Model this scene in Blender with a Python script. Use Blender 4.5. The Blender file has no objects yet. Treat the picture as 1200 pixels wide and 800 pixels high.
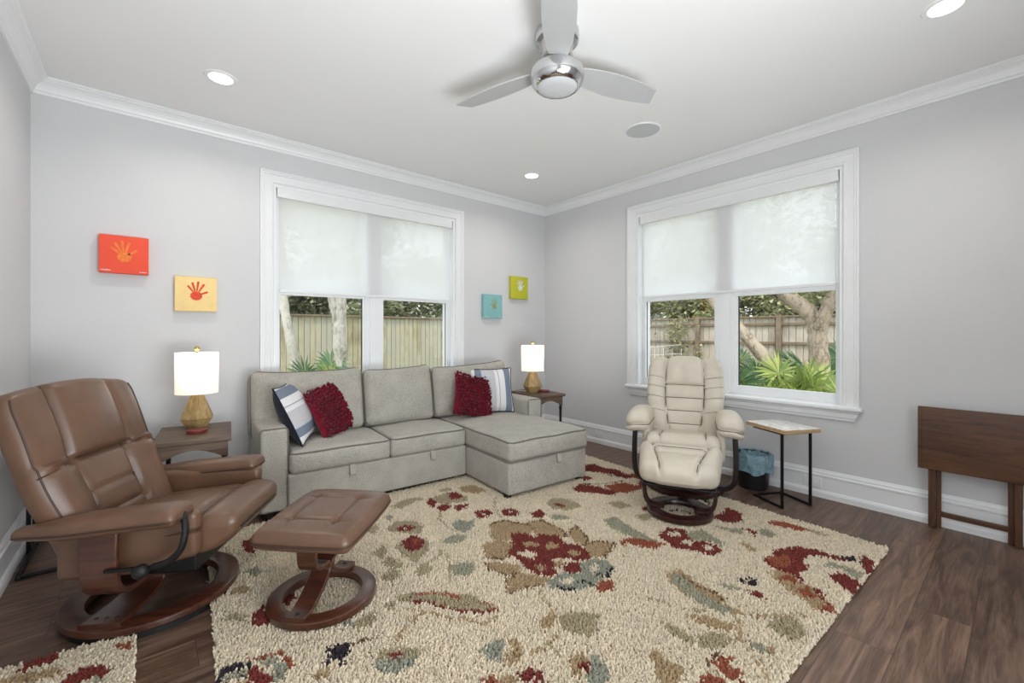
import bpy, bmesh, math, random
import numpy as np
from mathutils import Vector, Matrix
from mathutils.geometry import tessellate_polygon
PI = math.pi
C = bpy.context.scene.collection
SC = bpy.context.scene
random.seed(7)
RAD = math.radians

# ------------------------------------------------------------------ camera, world, lights, exposure
cam = bpy.data.cameras.new('camera')
cam.sensor_width = 36.0
cam.lens = 509.2 / 1200 * 36
cam.shift_y = -9.3 / 1200
cam.clip_start = 0.05
camo = bpy.data.objects.new('camera', cam)
C.objects.link(camo)
camo.location = (-3.805, -3.887, 1.2)
camo.rotation_euler = (PI / 2, 0, -RAD(40.05))
SC.camera = camo

SC.view_settings.view_transform = 'Standard'
SC.view_settings.look = 'None'
SC.view_settings.gamma = 1.0
SC.view_settings.use_curve_mapping = False
SC.view_settings.exposure = 0.0

W = bpy.data.worlds.new('sky')
SC.world = W
W.use_nodes = True
bg = W.node_tree.nodes['Background']
bg.inputs['Color'].default_value = (0.86, 0.93, 1.0, 1)
SKY = 2.35
bg.inputs['Strength'].default_value = SKY

def area(name, loc, rot, sx, sy, power, col=(1, 1, 1)):
    l = bpy.data.lights.new(name, 'AREA')
    l.shape = 'RECTANGLE'
    l.size, l.size_y, l.energy, l.color = sx, sy, power, col
    o = bpy.data.objects.new(name, l)
    o.location, o.rotation_euler = loc, rot
    C.objects.link(o)
    return o
sun = bpy.data.lights.new('sun', 'SUN')
sun.energy, sun.angle, sun.color = 2.6, RAD(12), (1.0, 0.95, 0.86)
so = bpy.data.objects.new('sun', sun)
so.rotation_euler = (RAD(32), 0, RAD(-52))
C.objects.link(so)
DOWNLIGHT_W = 5.2
LAMP_W = 3.4
# added fill light behind the camera, set before the added glazed doors
area('fill_behind', (-2.9, -4.86, 1.25), (RAD(90), 0, RAD(14)), 2.2, 2.2, 19.0, (0.95, 0.975, 1.0))
# unseen fill added behind the camera, tilted up to brighten the ceiling
area('ceiling_fill', (-3.1, -4.3, 0.7), (RAD(138), 0, RAD(2)), 1.4, 0.8, 58.0, (0.94, 0.975, 1.0)).data.spread = RAD(150)

# ------------------------------------------------------------------ materials
def lin(c):
    r = []
    for v in c:
        v = v / 255.0
        r.append(v / 12.92 if v <= 0.04045 else ((v + 0.055) / 1.055) ** 2.4)
    return (r[0], r[1], r[2], 1.0)

class NT:
    def __init__(s, name):
        s.m = bpy.data.materials.new(name)
        s.m.use_nodes = True
        s.t = s.m.node_tree
        s.t.nodes.clear()
    def n(s, typ, **kw):
        nd = s.t.nodes.new(typ)
        for k, v in kw.items():
            if k[0] == 'i' and k[1:].isdigit():
                k = int(k[1:])
            if isinstance(k, int) or k in nd.inputs.keys():
                sock = nd.inputs[k]
                if isinstance(v, bpy.types.NodeSocket):
                    s.t.links.new(v, sock)
                else:
                    sock.default_value = v
            else:
                setattr(nd, k, v)
        return nd
    def out(s, sh):
        o = s.n('ShaderNodeOutputMaterial')
        s.t.links.new(sh, o.inputs['Surface'])
        return s.m
    def coord(s, scale=(1, 1, 1), rot=(0, 0, 0)):
        tc = s.n('ShaderNodeTexCoord')
        mp = s.n('ShaderNodeMapping')
        s.t.links.new(tc.outputs['Object'], mp.inputs['Vector'])
        mp.inputs['Scale'].default_value = scale
        mp.inputs['Rotation'].default_value = rot
        return mp.outputs['Vector']
    def noise(s, vec, scale, detail=3, rough=0.5, dist=0.0):
        nd = s.n('ShaderNodeTexNoise', Scale=scale, Detail=detail, Roughness=rough, Distortion=dist)
        s.t.links.new(vec, nd.inputs['Vector'])
        return nd.outputs['Fac']
    def ramp(s, fac, stops):
        nd = s.n('ShaderNodeValToRGB')
        s.t.links.new(fac, nd.inputs['Fac'])
        cr = nd.color_ramp
        while len(cr.elements) < len(stops):
            cr.elements.new(0.5)
        for e, (p, c) in zip(cr.elements, stops):
            e.position, e.color = p, c
        return nd.outputs['Color']
    def mix(s, fac, a, b, mode='MIX'):
        nd = s.n('ShaderNodeMix', data_type='RGBA', blend_type=mode)
        for sock, v in ((nd.inputs[0], fac), (nd.inputs[6], a), (nd.inputs[7], b)):
            if isinstance(v, bpy.types.NodeSocket):
                s.t.links.new(v, sock)
            else:
                sock.default_value = v
        return nd.outputs[2]
    def bump(s, h, strength, dist=0.01):
        nd = s.n('ShaderNodeBump', Strength=strength, Distance=dist)
        s.t.links.new(h, nd.inputs['Height'])
        return nd.outputs['Normal']
    def pbr(s, col, rough=0.5, metal=0.0, normal=None, spec=0.5, **kw):
        b = s.n('ShaderNodeBsdfPrincipled')
        for k, v in (('Base Color', col), ('Roughness', rough), ('Metallic', metal), ('Specular IOR Level', spec)):
            if isinstance(v, bpy.types.NodeSocket):
                s.t.links.new(v, b.inputs[k])
            else:
                b.inputs[k].default_value = v
        for k, v in kw.items():
            b.inputs[k.replace('_', ' ')].default_value = v
        if normal is not None:
            s.t.links.new(normal, b.inputs['Normal'])
        return b.outputs[0]

def plain(name, c, rough=0.5, metal=0.0, var=0.04, scale=12, bump=0.0, bscale=80, spec=0.5, **kw):
    t = NT(name)
    v = t.coord()
    a = lin(c)
    lo = tuple(max(0, x * (1 - var)) for x in a[:3]) + (1,)
    hi = tuple(min(1, x * (1 + var)) for x in a[:3]) + (1,)
    col = t.ramp(t.noise(v, scale), [(0.3, lo), (0.7, hi)])
    nm = t.bump(t.noise(v, bscale, 2), bump) if bump else None
    return t.out(t.pbr(col, rough, metal, nm, spec, **kw))

def fabric(name, c, var=0.18, weave=900, bump=0.35, c2=None):
    t = NT(name)
    v = t.coord()
    a = lin(c)
    b = lin(c2) if c2 else tuple(x * (1 - var * 2) for x in a[:3]) + (1,)
    fine = t.noise(v, weave * 0.16, 3, 0.85)
    big = t.noise(v, 9, 3)
    col = t.ramp(fine, [(0.3, b), (0.65, a)])
    hi = tuple(min(1, x * 1.12) for x in a[:3]) + (1,)
    col = t.mix(t.ramp(big, [(0.4, (0, 0, 0, 1)), (0.75, (0.35, 0.35, 0.35, 1))]), col, hi)
    nm = t.bump(t.noise(v, weave * 0.4, 2, 0.6), bump, 0.004)
    return t.out(t.pbr(col, 0.92, 0, nm, 0.2, Sheen_Weight=0.15))

def leather(name, c, rough=0.38, var=0.12, cr=0.25):
    t = NT(name)
    v = t.coord()
    a = lin(c)
    lo = tuple(x * (1 - var * 1.6) for x in a[:3]) + (1,)
    hi = tuple(min(1, x * (1 + var)) for x in a[:3]) + (1,)
    col = t.ramp(t.noise(v, 7, 5, 0.6), [(0.3, lo), (0.7, hi)])
    vo = t.n('ShaderNodeTexVoronoi', Scale=330.0, feature='DISTANCE_TO_EDGE')
    t.t.links.new(v, vo.inputs['Vector'])
    w0 = t.noise(v, 11, 2, 0.5, 0.2)
    w = t.n('ShaderNodeMath', operation='MULTIPLY', i0=w0, i1=0.35).outputs[0]
    h = t.n('ShaderNodeMath', operation='MULTIPLY_ADD', i0=vo.outputs['Distance'], i1=0.22, i2=w)
    nm = t.bump(h.outputs[0], cr, 0.006)
    rg = t.n('ShaderNodeMapRange', i0=t.noise(v, 6, 2), i3=rough - 0.04, i4=rough + 0.06)
    return t.out(t.pbr(col, rg.outputs[0], 0, nm, 0.5))

def wood(name, dark, light, axis='X', rough=0.4, scale=1.0, coat=0.0):
    t = NT(name)
    sc = {'X': (1.2, 14, 14), 'Y': (14, 1.2, 14), 'Z': (14, 14, 1.2)}[axis]
    v = t.coord(tuple(x * scale for x in sc))
    g = t.noise(v, 2.2, 6, 0.62, 1.2)
    fine = t.noise(v, 14, 3, 0.6)
    f = t.n('ShaderNodeMath', operation='MULTIPLY_ADD', i0=fine, i1=0.3, i2=g)
    col = t.ramp(f.outputs[0], [(0.42, lin(dark)), (0.85, lin(light))])
    nm = t.bump(f.outputs[0], 0.12, 0.004)
    return t.out(t.pbr(col, rough, 0, nm, 0.45, Coat_Weight=coat, Coat_Roughness=0.2))

M = {}
M['wall'] = plain('wall_paint', (211, 211, 213), 0.85, var=0.012, scale=2.5, bump=0.03, bscale=240, spec=0.25)
M['ceiling'] = plain('ceiling_paint', (236, 236, 236), 0.9, var=0.008, scale=2, bump=0.02, bscale=200, spec=0.2)
M['trim'] = plain('white_trim_paint', (234, 235, 237), 0.35, var=0.01, scale=5)
M['vinyl'] = plain('white_vinyl', (238, 240, 242), 0.3, var=0.008)
M['black'] = plain('black_metal', (24, 24, 26), 0.42, 0.3, var=0.1)
M['rubber'] = plain('black_rubber', (18, 18, 20), 0.55, var=0.1)
M['chrome'] = plain('polished_chrome', (205, 206, 208), 0.12, 1.0, var=0.01)
M['nickel'] = plain('brushed_nickel', (196, 194, 190), 0.3, 1.0, var=0.03)
M['blade'] = plain('silver_blade_paint', (188, 189, 191), 0.45, 0.1, var=0.02)
M['grille'] = plain('white_grille', (196, 198, 201), 0.6, var=0.03, scale=400)
M['sofa'] = fabric('taupe_sofa_fabric', (184, 179, 169), 0.27, 900, 0.3)
M['piping'] = fabric('darker_taupe_piping', (118, 113, 104), 0.16, 900, 0.3)
M['sofaleg'] = plain('black_plastic_foot', (22, 21, 21), 0.5)
M['brown'] = leather('brown_leather', (104, 76, 59), 0.33, 0.13, 0.2)
M['brownseam'] = leather('brown_leather_piping', (60, 41, 31), 0.5)
M['cream'] = leather('cream_leather', (206, 197, 182), 0.42, 0.05, 0.12)
M['creamseam'] = plain('taupe_stitching', (104, 92, 80), 0.7)
M['walnut'] = wood('walnut_bentwood', (48, 24, 17), (90, 50, 34), 'X', 0.30, 0.8, 0.5)
M['mahogany'] = wood('mahogany_bentwood', (30, 14, 14), (62, 28, 26), 'X', 0.30, 0.8, 0.5)
M['ebony'] = wood('ebonised_bentwood', (20, 14, 15), (40, 26, 26), 'Z', 0.32, 0.8, 0.4)
M['tablewood'] = wood('rustic_table_wood', (50, 40, 32), (112, 90, 72), 'X', 0.5, 1.0)
M['foldwood'] = wood('dark_stained_wood', (56, 35, 25), (104, 70, 50), 'Y', 0.4, 0.8, 0.15)
M['foldleg'] = wood('dark_stained_leg_wood', (58, 37, 26), (106, 72, 52), 'Z', 0.4, 0.8, 0.15)
M['maple'] = wood('pale_wood_edge', (170, 138, 100), (206, 178, 140), 'X', 0.45, 0.8)
M['lampbase'] = wood('golden_lamp_wood', (132, 106, 66), (186, 158, 108), 'Z', 0.4, 1.4)
M['brass'] = plain('pale_brass', (206, 180, 120), 0.25, 0.9, var=0.03)
M['coaster'] = plain('red_leather_coaster', (118, 46, 38), 0.5, var=0.12, scale=40)
M['canvasedge'] = plain('canvas_edge', (222, 218, 210), 0.9)
M['bin'] = plain('black_bin_plastic', (30, 28, 30), 0.35, var=0.08)

def marble():
    t = NT('white_marble_top')
    v = t.coord()
    w = t.noise(v, 9, 6, 0.65, 2.2)
    col = t.ramp(w, [(0.36, lin((236, 234, 230))), (0.49, lin((204, 198, 190))), (0.53, lin((238, 236, 232))), (0.75, lin((244, 243, 240)))])
    return t.out(t.pbr(col, 0.18))
M['marble'] = marble()

def floor_mat():
    t = NT('walnut_plank_floor')
    v = t.coord()
    br = t.n('ShaderNodeTexBrick', offset=0.37, offset_frequency=2, squash=1.0)
    t.t.links.new(v, br.inputs['Vector'])
    for k, val in (('Color1', (0, 0, 0, 1)), ('Color2', (1, 1, 1, 1)), ('Mortar', (0.5, 0.5, 0.5, 1)), ('Scale', 1.0), ('Mortar Size', 0.0011),
                   ('Mortar Smooth', 0.1), ('Bias', 0.0), ('Brick Width', 1.22), ('Row Height', 0.178)):
        br.inputs[k].default_value = val
    rnd = br.outputs['Color']
    # shift the grain from plank to plank
    sep = t.n('ShaderNodeSeparateXYZ', i0=v)
    sc = t.n('ShaderNodeSeparateColor', i0=rnd)
    ox = t.n('ShaderNodeMath', operation='MULTIPLY_ADD', i0=sc.outputs[0], i1=13.7, i2=sep.outputs[0])
    row = t.n('ShaderNodeMath', operation='MULTIPLY_ADD', i0=sc.outputs[0], i1=5.3, i2=sep.outputs[1])
    cb = t.n('ShaderNodeCombineXYZ', i0=ox.outputs[0], i1=row.outputs[0], i2=0.0)
    mp = t.n('ShaderNodeMapping')
    t.t.links.new(cb.outputs[0], mp.inputs['Vector'])
    mp.inputs['Scale'].default_value = (1.0, 9.0, 1.0)
    g = t.noise(mp.outputs[0], 1.7, 8, 0.62, 1.6)
    mp2 = t.n('ShaderNodeMapping')
    t.t.links.new(cb.outputs[0], mp2.inputs['Vector'])
    mp2.inputs['Scale'].default_value = (3.0, 60.0, 1.0)
    fg = t.noise(mp2.outputs[0], 2.0, 4, 0.6, 0.3)
    f = t.n('ShaderNodeMath', operation='MULTIPLY_ADD', i0=fg, i1=0.35, i2=g)
    col = t.ramp(f.outputs[0], [(0.38, lin((50, 37, 30))), (0.62, lin((92, 70, 57))), (0.88, lin((132, 106, 90)))])
    tone = t.ramp(rnd, [(0.0, (0.82, 0.82, 0.82, 1)), (1.0, (1.14, 1.12, 1.1, 1))])
    col = t.mix(1.0, col, tone, 'MULTIPLY')
    gap = t.ramp(br.outputs['Fac'], [(0.0, (1, 1, 1, 1)), (1.0, (0.4, 0.38, 0.36, 1))])
    col = t.mix(1.0, col, gap, 'MULTIPLY')
    rg = t.n('ShaderNodeMapRange', i0=f.outputs[0], i1=0.3, i2=1.0, i3=0.34, i4=0.5)
    h = t.n('ShaderNodeMath', operation='MULTIPLY_ADD', i0=br.outputs['Fac'], i1=-1.5, i2=f.outputs[0])
    nm = t.bump(h.outputs[0], 0.12, 0.004)
    return t.out(t.pbr(col, rg.outputs[0], 0, nm, 0.5))
M['floor'] = floor_mat()

def glass_mat():
    t = NT('window_glass')
    tr = t.n('ShaderNodeBsdfTransparent', Color=(0.97, 0.985, 0.98, 1))
    gl = t.n('ShaderNodeBsdfGlossy', Roughness=0.02)
    mx = t.n('ShaderNodeMixShader', i0=0.04, i1=tr.outputs[0], i2=gl.outputs[0])
    return t.out(mx.outputs[0])
M['glass'] = glass_mat()

def shade_mat():
    t = NT('white_solar_screen')
    v = t.coord()
    col = t.ramp(t.noise(v, 600, 2), [(0.3, lin((238, 239, 240))), (0.7, lin((250, 250, 250)))])
    d = t.n('ShaderNodeBsdfDiffuse', Color=col)
    tl = t.n('ShaderNodeBsdfTranslucent', Color=col)
    tp = t.n('ShaderNodeBsdfTransparent', Color=(1, 1, 1, 1))
    m1 = t.n('ShaderNodeMixShader', i0=0.62, i1=d.outputs[0], i2=tl.outputs[0])
    m2 = t.n('ShaderNodeMixShader', i0=0.06, i1=m1.outputs[0], i2=tp.outputs[0])
    return t.out(m2.outputs[0])
M['shade'] = shade_mat()

def lampshade_mat():
    t = NT('white_linen_lamp_shade')
    v = t.coord()
    col = t.ramp(t.noise(v, 300, 2), [(0.3, lin((240, 236, 230))), (0.7, lin((250, 248, 244)))])
    d = t.n('ShaderNodeBsdfDiffuse', Color=col)
    tl = t.n('ShaderNodeBsdfTranslucent', Color=(0.98, 0.96, 0.92, 1))
    m1 = t.n('ShaderNodeMixShader', i0=0.20, i1=d.outputs[0], i2=tl.outputs[0])
    return t.out(m1.outputs[0])
M['lampshade'] = lampshade_mat()

def emit(name, col, s):
    t = NT(name)
    e = t.n('ShaderNodeEmission', Color=col, Strength=s)
    return t.out(e.outputs[0])
M['led'] = emit('downlight_lens_glow', (1.0, 0.98, 0.95, 1), 6.0)
M['bulb'] = emit('lamp_bulb_glow', (1.0, 0.9, 0.76, 1), 6.0)
M['fanlens'] = plain('frosted_fan_lens', (196, 199, 202), 0.35, var=0.01)

def attr_mat(name, rough=0.95, bump=0.0, mul=1.0):
    t = NT(name)
    a = t.n('ShaderNodeVertexColor', layer_name='col')
    col = a.outputs['Color']
    v = t.coord()
    nz = t.ramp(t.noise(v, 260, 2), [(0.3, (0.84, 0.84, 0.84, 1)), (0.7, (1.1, 1.1, 1.1, 1))])
    col = t.mix(1.0, col, nz, 'MULTIPLY')
    return t.out(t.pbr(col, rough, 0, None, 0.1, Sheen_Weight=0.1))
M['pile'] = attr_mat('shag_wool_pile')

def leaf_mat(name, cols, trans=0.35):
    t = NT(name)
    g = t.n('ShaderNodeNewGeometry')
    n = len(cols)
    col = t.ramp(g.outputs['Random Per Island'], [(i / (n - 1), lin(c)) for i, c in enumerate(cols)])
    b = t.pbr(col, 0.55, 0, None, 0.3)
    tl = t.n('ShaderNodeBsdfTranslucent', Color=col)
    mx = t.n('ShaderNodeMixShader', i0=trans, i1=b, i2=tl.outputs[0])
    return t.out(mx.outputs[0])
M['oakleaf'] = leaf_mat('oak_leaves', [(120, 124, 84), (152, 154, 108), (182, 178, 136), (138, 142, 96), (200, 196, 156)])
M['oliveleaf'] = leaf_mat('grey_green_leaves', [(112, 120, 88), (146, 152, 116), (178, 178, 146), (130, 138, 102)])
M['palm'] = leaf_mat('palmetto_leaf', [(112, 136, 70), (150, 168, 88), (184, 192, 112), (128, 150, 92)], 0.3)
M['palmdark'] = leaf_mat('blue_green_palmetto_leaf', [(78, 112, 78), (104, 138, 96), (132, 158, 112)], 0.3)

def bark_mat(name, dark, light, sc=1.0):
    t = NT(name)
    v = t.coord((1, 1, 0.45))
    f = t.noise(v, 26 * sc, 5, 0.65, 0.6)
    blot = t.noise(v, 5 * sc, 3)
    h = t.n('ShaderNodeMath', operation='MULTIPLY_ADD', i0=blot, i1=0.8, i2=f)
    col = t.ramp(h.outputs[0], [(0.6, lin(dark)), (0.95, lin(light))])
    return t.out(t.pbr(col, 0.95, 0, t.bump(f, 0.9, 0.03), 0.1))
M['bark'] = bark_mat('oak_bark', (92, 76, 62), (186, 170, 152))
M['palebark'] = bark_mat('pale_grey_bark', (124, 116, 104), (206, 200, 190))

def fence_mat(name, cols, axis, width):
    t = NT(name)
    tc = t.n('ShaderNodeTexCoord')
    sep = t.n('ShaderNodeSeparateXYZ', i0=tc.outputs['Object'])
    q = t.n('ShaderNodeMath', operation='DIVIDE', i0=sep.outputs[axis], i1=width)
    fl = t.n('ShaderNodeMath', operation='FLOOR', i0=q.outputs[0])
    wn = t.n('ShaderNodeTexWhiteNoise', noise_dimensions='1D')
    t.t.links.new(fl.outputs[0], wn.inputs['W'])
    v = t.coord((1, 1, 1))
    st = t.coord((30, 30, 1.5))
    k = t.n('ShaderNodeMath', operation='MULTIPLY_ADD', i0=t.noise(st, 2, 4), i1=0.6, i2=t.noise(v, 1.3, 3))
    k2 = t.n('ShaderNodeMath', operation='MULTIPLY_ADD', i0=wn.outputs['Value'], i1=0.45, i2=k.outputs[0])
    n = len(cols)
    col = t.ramp(k2.outputs[0], [(0.55 + 0.7 * i / (n - 1), lin(c)) for i, c in enumerate(cols)])
    return t.out(t.pbr(col, 0.95, 0, None, 0.1))
M['fenceA'] = fence_mat('yellowed_cedar_boards', [(120, 112, 90), (160, 152, 126), (188, 182, 158), (172, 168, 152)], 0, 0.115)
M['fenceB'] = fence_mat('weathered_grey_boards', [(128, 116, 104), (168, 156, 144), (200, 192, 182), (184, 172, 158)], 1, 0.14)
M['fencerail'] = plain('weathered_fence_rail', (128, 112, 94), 0.95, var=0.2, scale=8)
def ground_mat():
    t = NT('leaf_litter_ground')
    v = t.coord()
    col = t.ramp(t.noise(v, 14, 6, 0.7), [(0.3, lin((96, 88, 62))), (0.5, lin((128, 128, 84))), (0.7, lin((160, 146, 116)))])
    return t.out(t.pbr(col, 1.0, 0, None, 0.1))
M['ground'] = ground_mat()

# ------------------------------------------------------------------ geometry helpers
class MB:
    def __init__(s):
        s.v, s.f, s.mi = [], [], []
        s.cur = 0
    def add(s, vs, fs, mi=None):
        o = len(s.v)
        s.v += [tuple(p) for p in vs]
        s.f += [tuple(i + o for i in f) for f in fs]
        s.mi += [s.cur if mi is None else mi] * len(fs)
        return s

def build(name, mb, mat, parent=None, smooth=True, angle=40):
    me = bpy.data.meshes.new(name)
    me.from_pydata(mb.v, [], mb.f)
    for m in (mat if isinstance(mat, (list, tuple)) else [mat]):
        me.materials.append(M[m] if isinstance(m, str) else m)
    if max(mb.mi or [0]):
        me.polygons.foreach_set('material_index', mb.mi)
    if smooth:
        me.polygons.foreach_set('use_smooth', [True] * len(mb.f))
        me.set_sharp_from_angle(angle=RAD(angle))
    me.update()
    o = bpy.data.objects.new(name, me)
    C.objects.link(o)
    if parent is not None:
        o.parent = parent
    return o

def tag(o, label, cat, group=None, kind=None):
    o['label'], o['category'] = label, cat
    if group: o['group'] = group
    if kind: o['kind'] = kind
    return o
def thing(name, label, cat, loc=(0, 0, 0), rz=0.0, group=None):
    o = bpy.data.objects.new(name, None)
    o.empty_display_size = 0.1
    C.objects.link(o)
    o.location, o.rotation_euler = loc, (0, 0, rz)
    return tag(o, label, cat, group)
def struct(o, label=None, cat=None):
    o['kind'] = 'structure'
    if label: o['label'] = label
    if cat: o['category'] = cat
    return o
def dup(root, loc, rz, label, group=None, dy=None):
    r = root.copy(); C.objects.link(r)
    r.location, r.rotation_euler = loc, (0, 0, rz)
    r['label'] = label
    if group: r['group'] = group
    for ch in list(root.children):
        c = ch.copy(); C.objects.link(c); c.parent = r
        for g in list(ch.children):
            d = g.copy(); C.objects.link(d); d.parent = c
    return r

def box(mb, x0, x1, y0, y1, z0, z1):
    vs = [(x0, y0, z0), (x1, y0, z0), (x1, y1, z0), (x0, y1, z0), (x0, y0, z1), (x1, y0, z1), (x1, y1, z1), (x0, y1, z1)]
    return mb.add(vs, [(0, 3, 2, 1), (4, 5, 6, 7), (0, 1, 5, 4), (1, 2, 6, 5), (2, 3, 7, 6), (3, 0, 4, 7)])

def rbox(mb, c, size, r, seg=3, n=(1, 1, 1), fn=None, mat=None):
    """rounded box; n = inner divisions per axis; fn deforms local points; mat places it"""
    h = [s / 2 for s in size]
    r = min(r, min(h) * 0.999)
    ts = []
    for a in range(3):
        arc = [-h[a] + r - r * math.tan(PI / 4 * (1 - k / seg)) for k in range(seg)]
        inner = [-h[a] + r + (2 * h[a] - 2 * r) * k / n[a] for k in range(n[a] + 1)]
        ts.append(arc + inner + [-x for x in reversed(arc)])
    idx, vs, fs = {}, [], []
    def vid(p):
        q = [max(-h[a] + r, min(h[a] - r, p[a])) for a in range(3)]
        d = Vector([p[a] - q[a] for a in range(3)])
        if d.length > 1e-9:
            d = d.normalized() * r
        w = Vector((q[0] + d[0], q[1] + d[1], q[2] + d[2]))
        k = (round(w[0], 6), round(w[1], 6), round(w[2], 6))
        if k not in idx:
            idx[k] = len(vs)
            if fn: w = Vector(fn(w))
            w = w + Vector(c)
            if mat is not None: w = mat @ w
            vs.append(tuple(w))
        return idx[k]
    for a in range(3):
        b, d = (a + 1) % 3, (a + 2) % 3
        for sgn in (-1, 1):
            for i in range(len(ts[b]) - 1):
                for j in range(len(ts[d]) - 1):
                    qs = []
                    for (ii, jj) in ((i, j), (i + 1, j), (i + 1, j + 1), (i, j + 1)):
                        p = [0, 0, 0]
                        p[a], p[b], p[d] = sgn * h[a], ts[b][ii], ts[d][jj]
                        qs.append(vid(p))
                    if sgn < 0: qs.reverse()
                    u = []
                    for q in qs:
                        if q not in u: u.append(q)
                    if len(u) >= 3: fs.append(tuple(u))
    return mb.add(vs, fs)

def catmull(pts, n=6, closed=False):
    P = [Vector(p) for p in pts]
    N = len(P)
    out = []
    for i in range(N if closed else N - 1):
        if closed:
            a, b, c, d = P[(i - 1) % N], P[i], P[(i + 1) % N], P[(i + 2) % N]
        else:
            a, b, c, d = P[max(i - 1, 0)], P[i], P[i + 1], P[min(i + 2, N - 1)]
        for k in range(n):
            t = k / n
            out.append(0.5 * ((2 * b) + (c - a) * t + (2 * a - 5 * b + 4 * c - d) * t * t + (3 * b - a - 3 * c + d) * t ** 3))
    if not closed: out.append(P[-1])
    return out

def tube(mb, pts, r, n=8, closed=False, flat=1.0):
    P = [Vector(p) for p in pts]
    N = len(P)
    R = r if isinstance(r, (list, tuple)) else [r] * N
    def tang(i):
        if closed: return (P[(i + 1) % N] - P[i - 1]).normalized()
        return (P[min(i + 1, N - 1)] - P[max(i - 1, 0)]).normalized()
    t0 = tang(0)
    u = t0.orthogonal().normalized()
    vs, fs = [], []
    for i in range(N):
        t = tang(i)
        u = (u - t * u.dot(t))
        u = u.normalized() if u.length > 1e-6 else t.orthogonal().normalized()
        w = t.cross(u)
        for k in range(n):
            a = 2 * PI * k / n
            vs.append(P[i] + u * (R[i] * math.cos(a)) + w * (R[i] * flat * math.sin(a)))
    for i in range(N if closed else N - 1):
        j = (i + 1) % N
        for k in range(n):
            k2 = (k + 1) % n
            fs.append((i * n + k, i * n + k2, j * n + k2, j * n + k))
    if not closed:
        fs.append(tuple(reversed(range(n))))
        fs.append(tuple((N - 1) * n + k for k in range(n)))
    return mb.add(vs, fs)

def ribbon(mb, pts, side, width, thick, widths=None):
    """bentwood strip: rectangle swept along planar path; side = direction of its width"""
    P = [Vector(p) for p in pts]
    S = Vector(side).normalized()
    N = len(P)
    vs, fs = [], []
    b = 0.18
    for i in range(N):
        t = (P[min(i + 1, N - 1)] - P[max(i - 1, 0)]).normalized()
        nn = t.cross(S).normalized()
        w = (widths[i] if widths else width) / 2
        h = thick / 2
        c = h * b * 2
        for (a, d) in ((-w + c, -h), (w - c, -h), (w, -h + c), (w, h - c), (w - c, h), (-w + c, h), (-w, h - c), (-w, -h + c)):
            vs.append(P[i] + S * a + nn * d)
    for i in range(N - 1):
        for k in range(8):
            k2 = (k + 1) % 8
            fs.append((i * 8 + k, i * 8 + k2, (i + 1) * 8 + k2, (i + 1) * 8 + k))
    fs.append(tuple(reversed(range(8))))
    fs.append(tuple((N - 1) * 8 + k for k in range(8)))
    return mb.add(vs, fs)

def lathe(mb, prof, n=32, c=(0, 0, 0), closed=False, sx=1.0, sy=1.0, a0=0.0):
    """prof = [(r,z)]; closed joins last to first (a ring)"""
    vs, fs = [], []
    m = len(prof)
    for i in range(n):
        a = 2 * PI * i / n + a0
        for (r, z) in prof:
            vs.append((c[0] + r * math.cos(a) * sx, c[1] + r * math.sin(a) * sy, c[2] + z))
    for i in range(n):
        j = (i + 1) % n
        for k in range(m if closed else m - 1):
            k2 = (k + 1) % m
            fs.append((i * m + k, j * m + k, j * m + k2, i * m + k2))
    if not closed:
        if prof[0][0] > 1e-6: fs.append(tuple(reversed([i * m for i in range(n)])))
        if prof[-1][0] > 1e-6: fs.append(tuple(i * m + m - 1 for i in range(n)))
    return mb.add(vs, fs)

def prism(mb, poly, z0, z1, mat=None):
    """extrude 2D polygon (ccw, may be concave) from z0 to z1"""
    n = len(poly)
    vs = [Vector((x, y, z0)) for x, y in poly] + [Vector((x, y, z1)) for x, y in poly]
    tri = tessellate_polygon([[Vector((x, y, 0)) for x, y in poly]])
    fs = [tuple(t) for t in tri] + [tuple(n + i for i in reversed(t)) for t in tri]
    # orient caps
    def nz(t): 
        a, b, c = (vs[i] for i in t)
        return (b - a).cross(c - a).z
    fs = [(t if (nz(t) < 0) == (max(t) < n) else tuple(reversed(t))) for t in fs]
    area2 = sum(poly[i][0] * poly[(i + 1) % n][1] - poly[(i + 1) % n][0] * poly[i][1] for i in range(n))
    for i in range(n):
        j = (i + 1) % n
        q = (i, j, n + j, n + i)
        fs.append(q if area2 > 0 else tuple(reversed(q)))
    if mat is not None: vs = [mat @ v for v in vs]
    return mb.add(vs, fs)

def sweep(mb, prof, path, closed_prof=True):
    """prof points (d, z): d = distance into the room; path = list of (x, y, nx, ny) stations (mitred)"""
    vs, fs = [], []
    m = len(prof)
    for (x, y, nx, ny) in path:
        for (d, z) in prof:
            vs.append((x + nx * d, y + ny * d, z))
    for i in range(len(path) - 1):
        for k in range(m):
            k2 = (k + 1) % m
            fs.append((i * m + k, (i + 1) * m + k, (i + 1) * m + k2, i * m + k2))
    fs.append(tuple(range(m)))
    fs.append(tuple(reversed([(len(path) - 1) * m + k for k in range(m)])))
    return mb.add(vs, fs)

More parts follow.
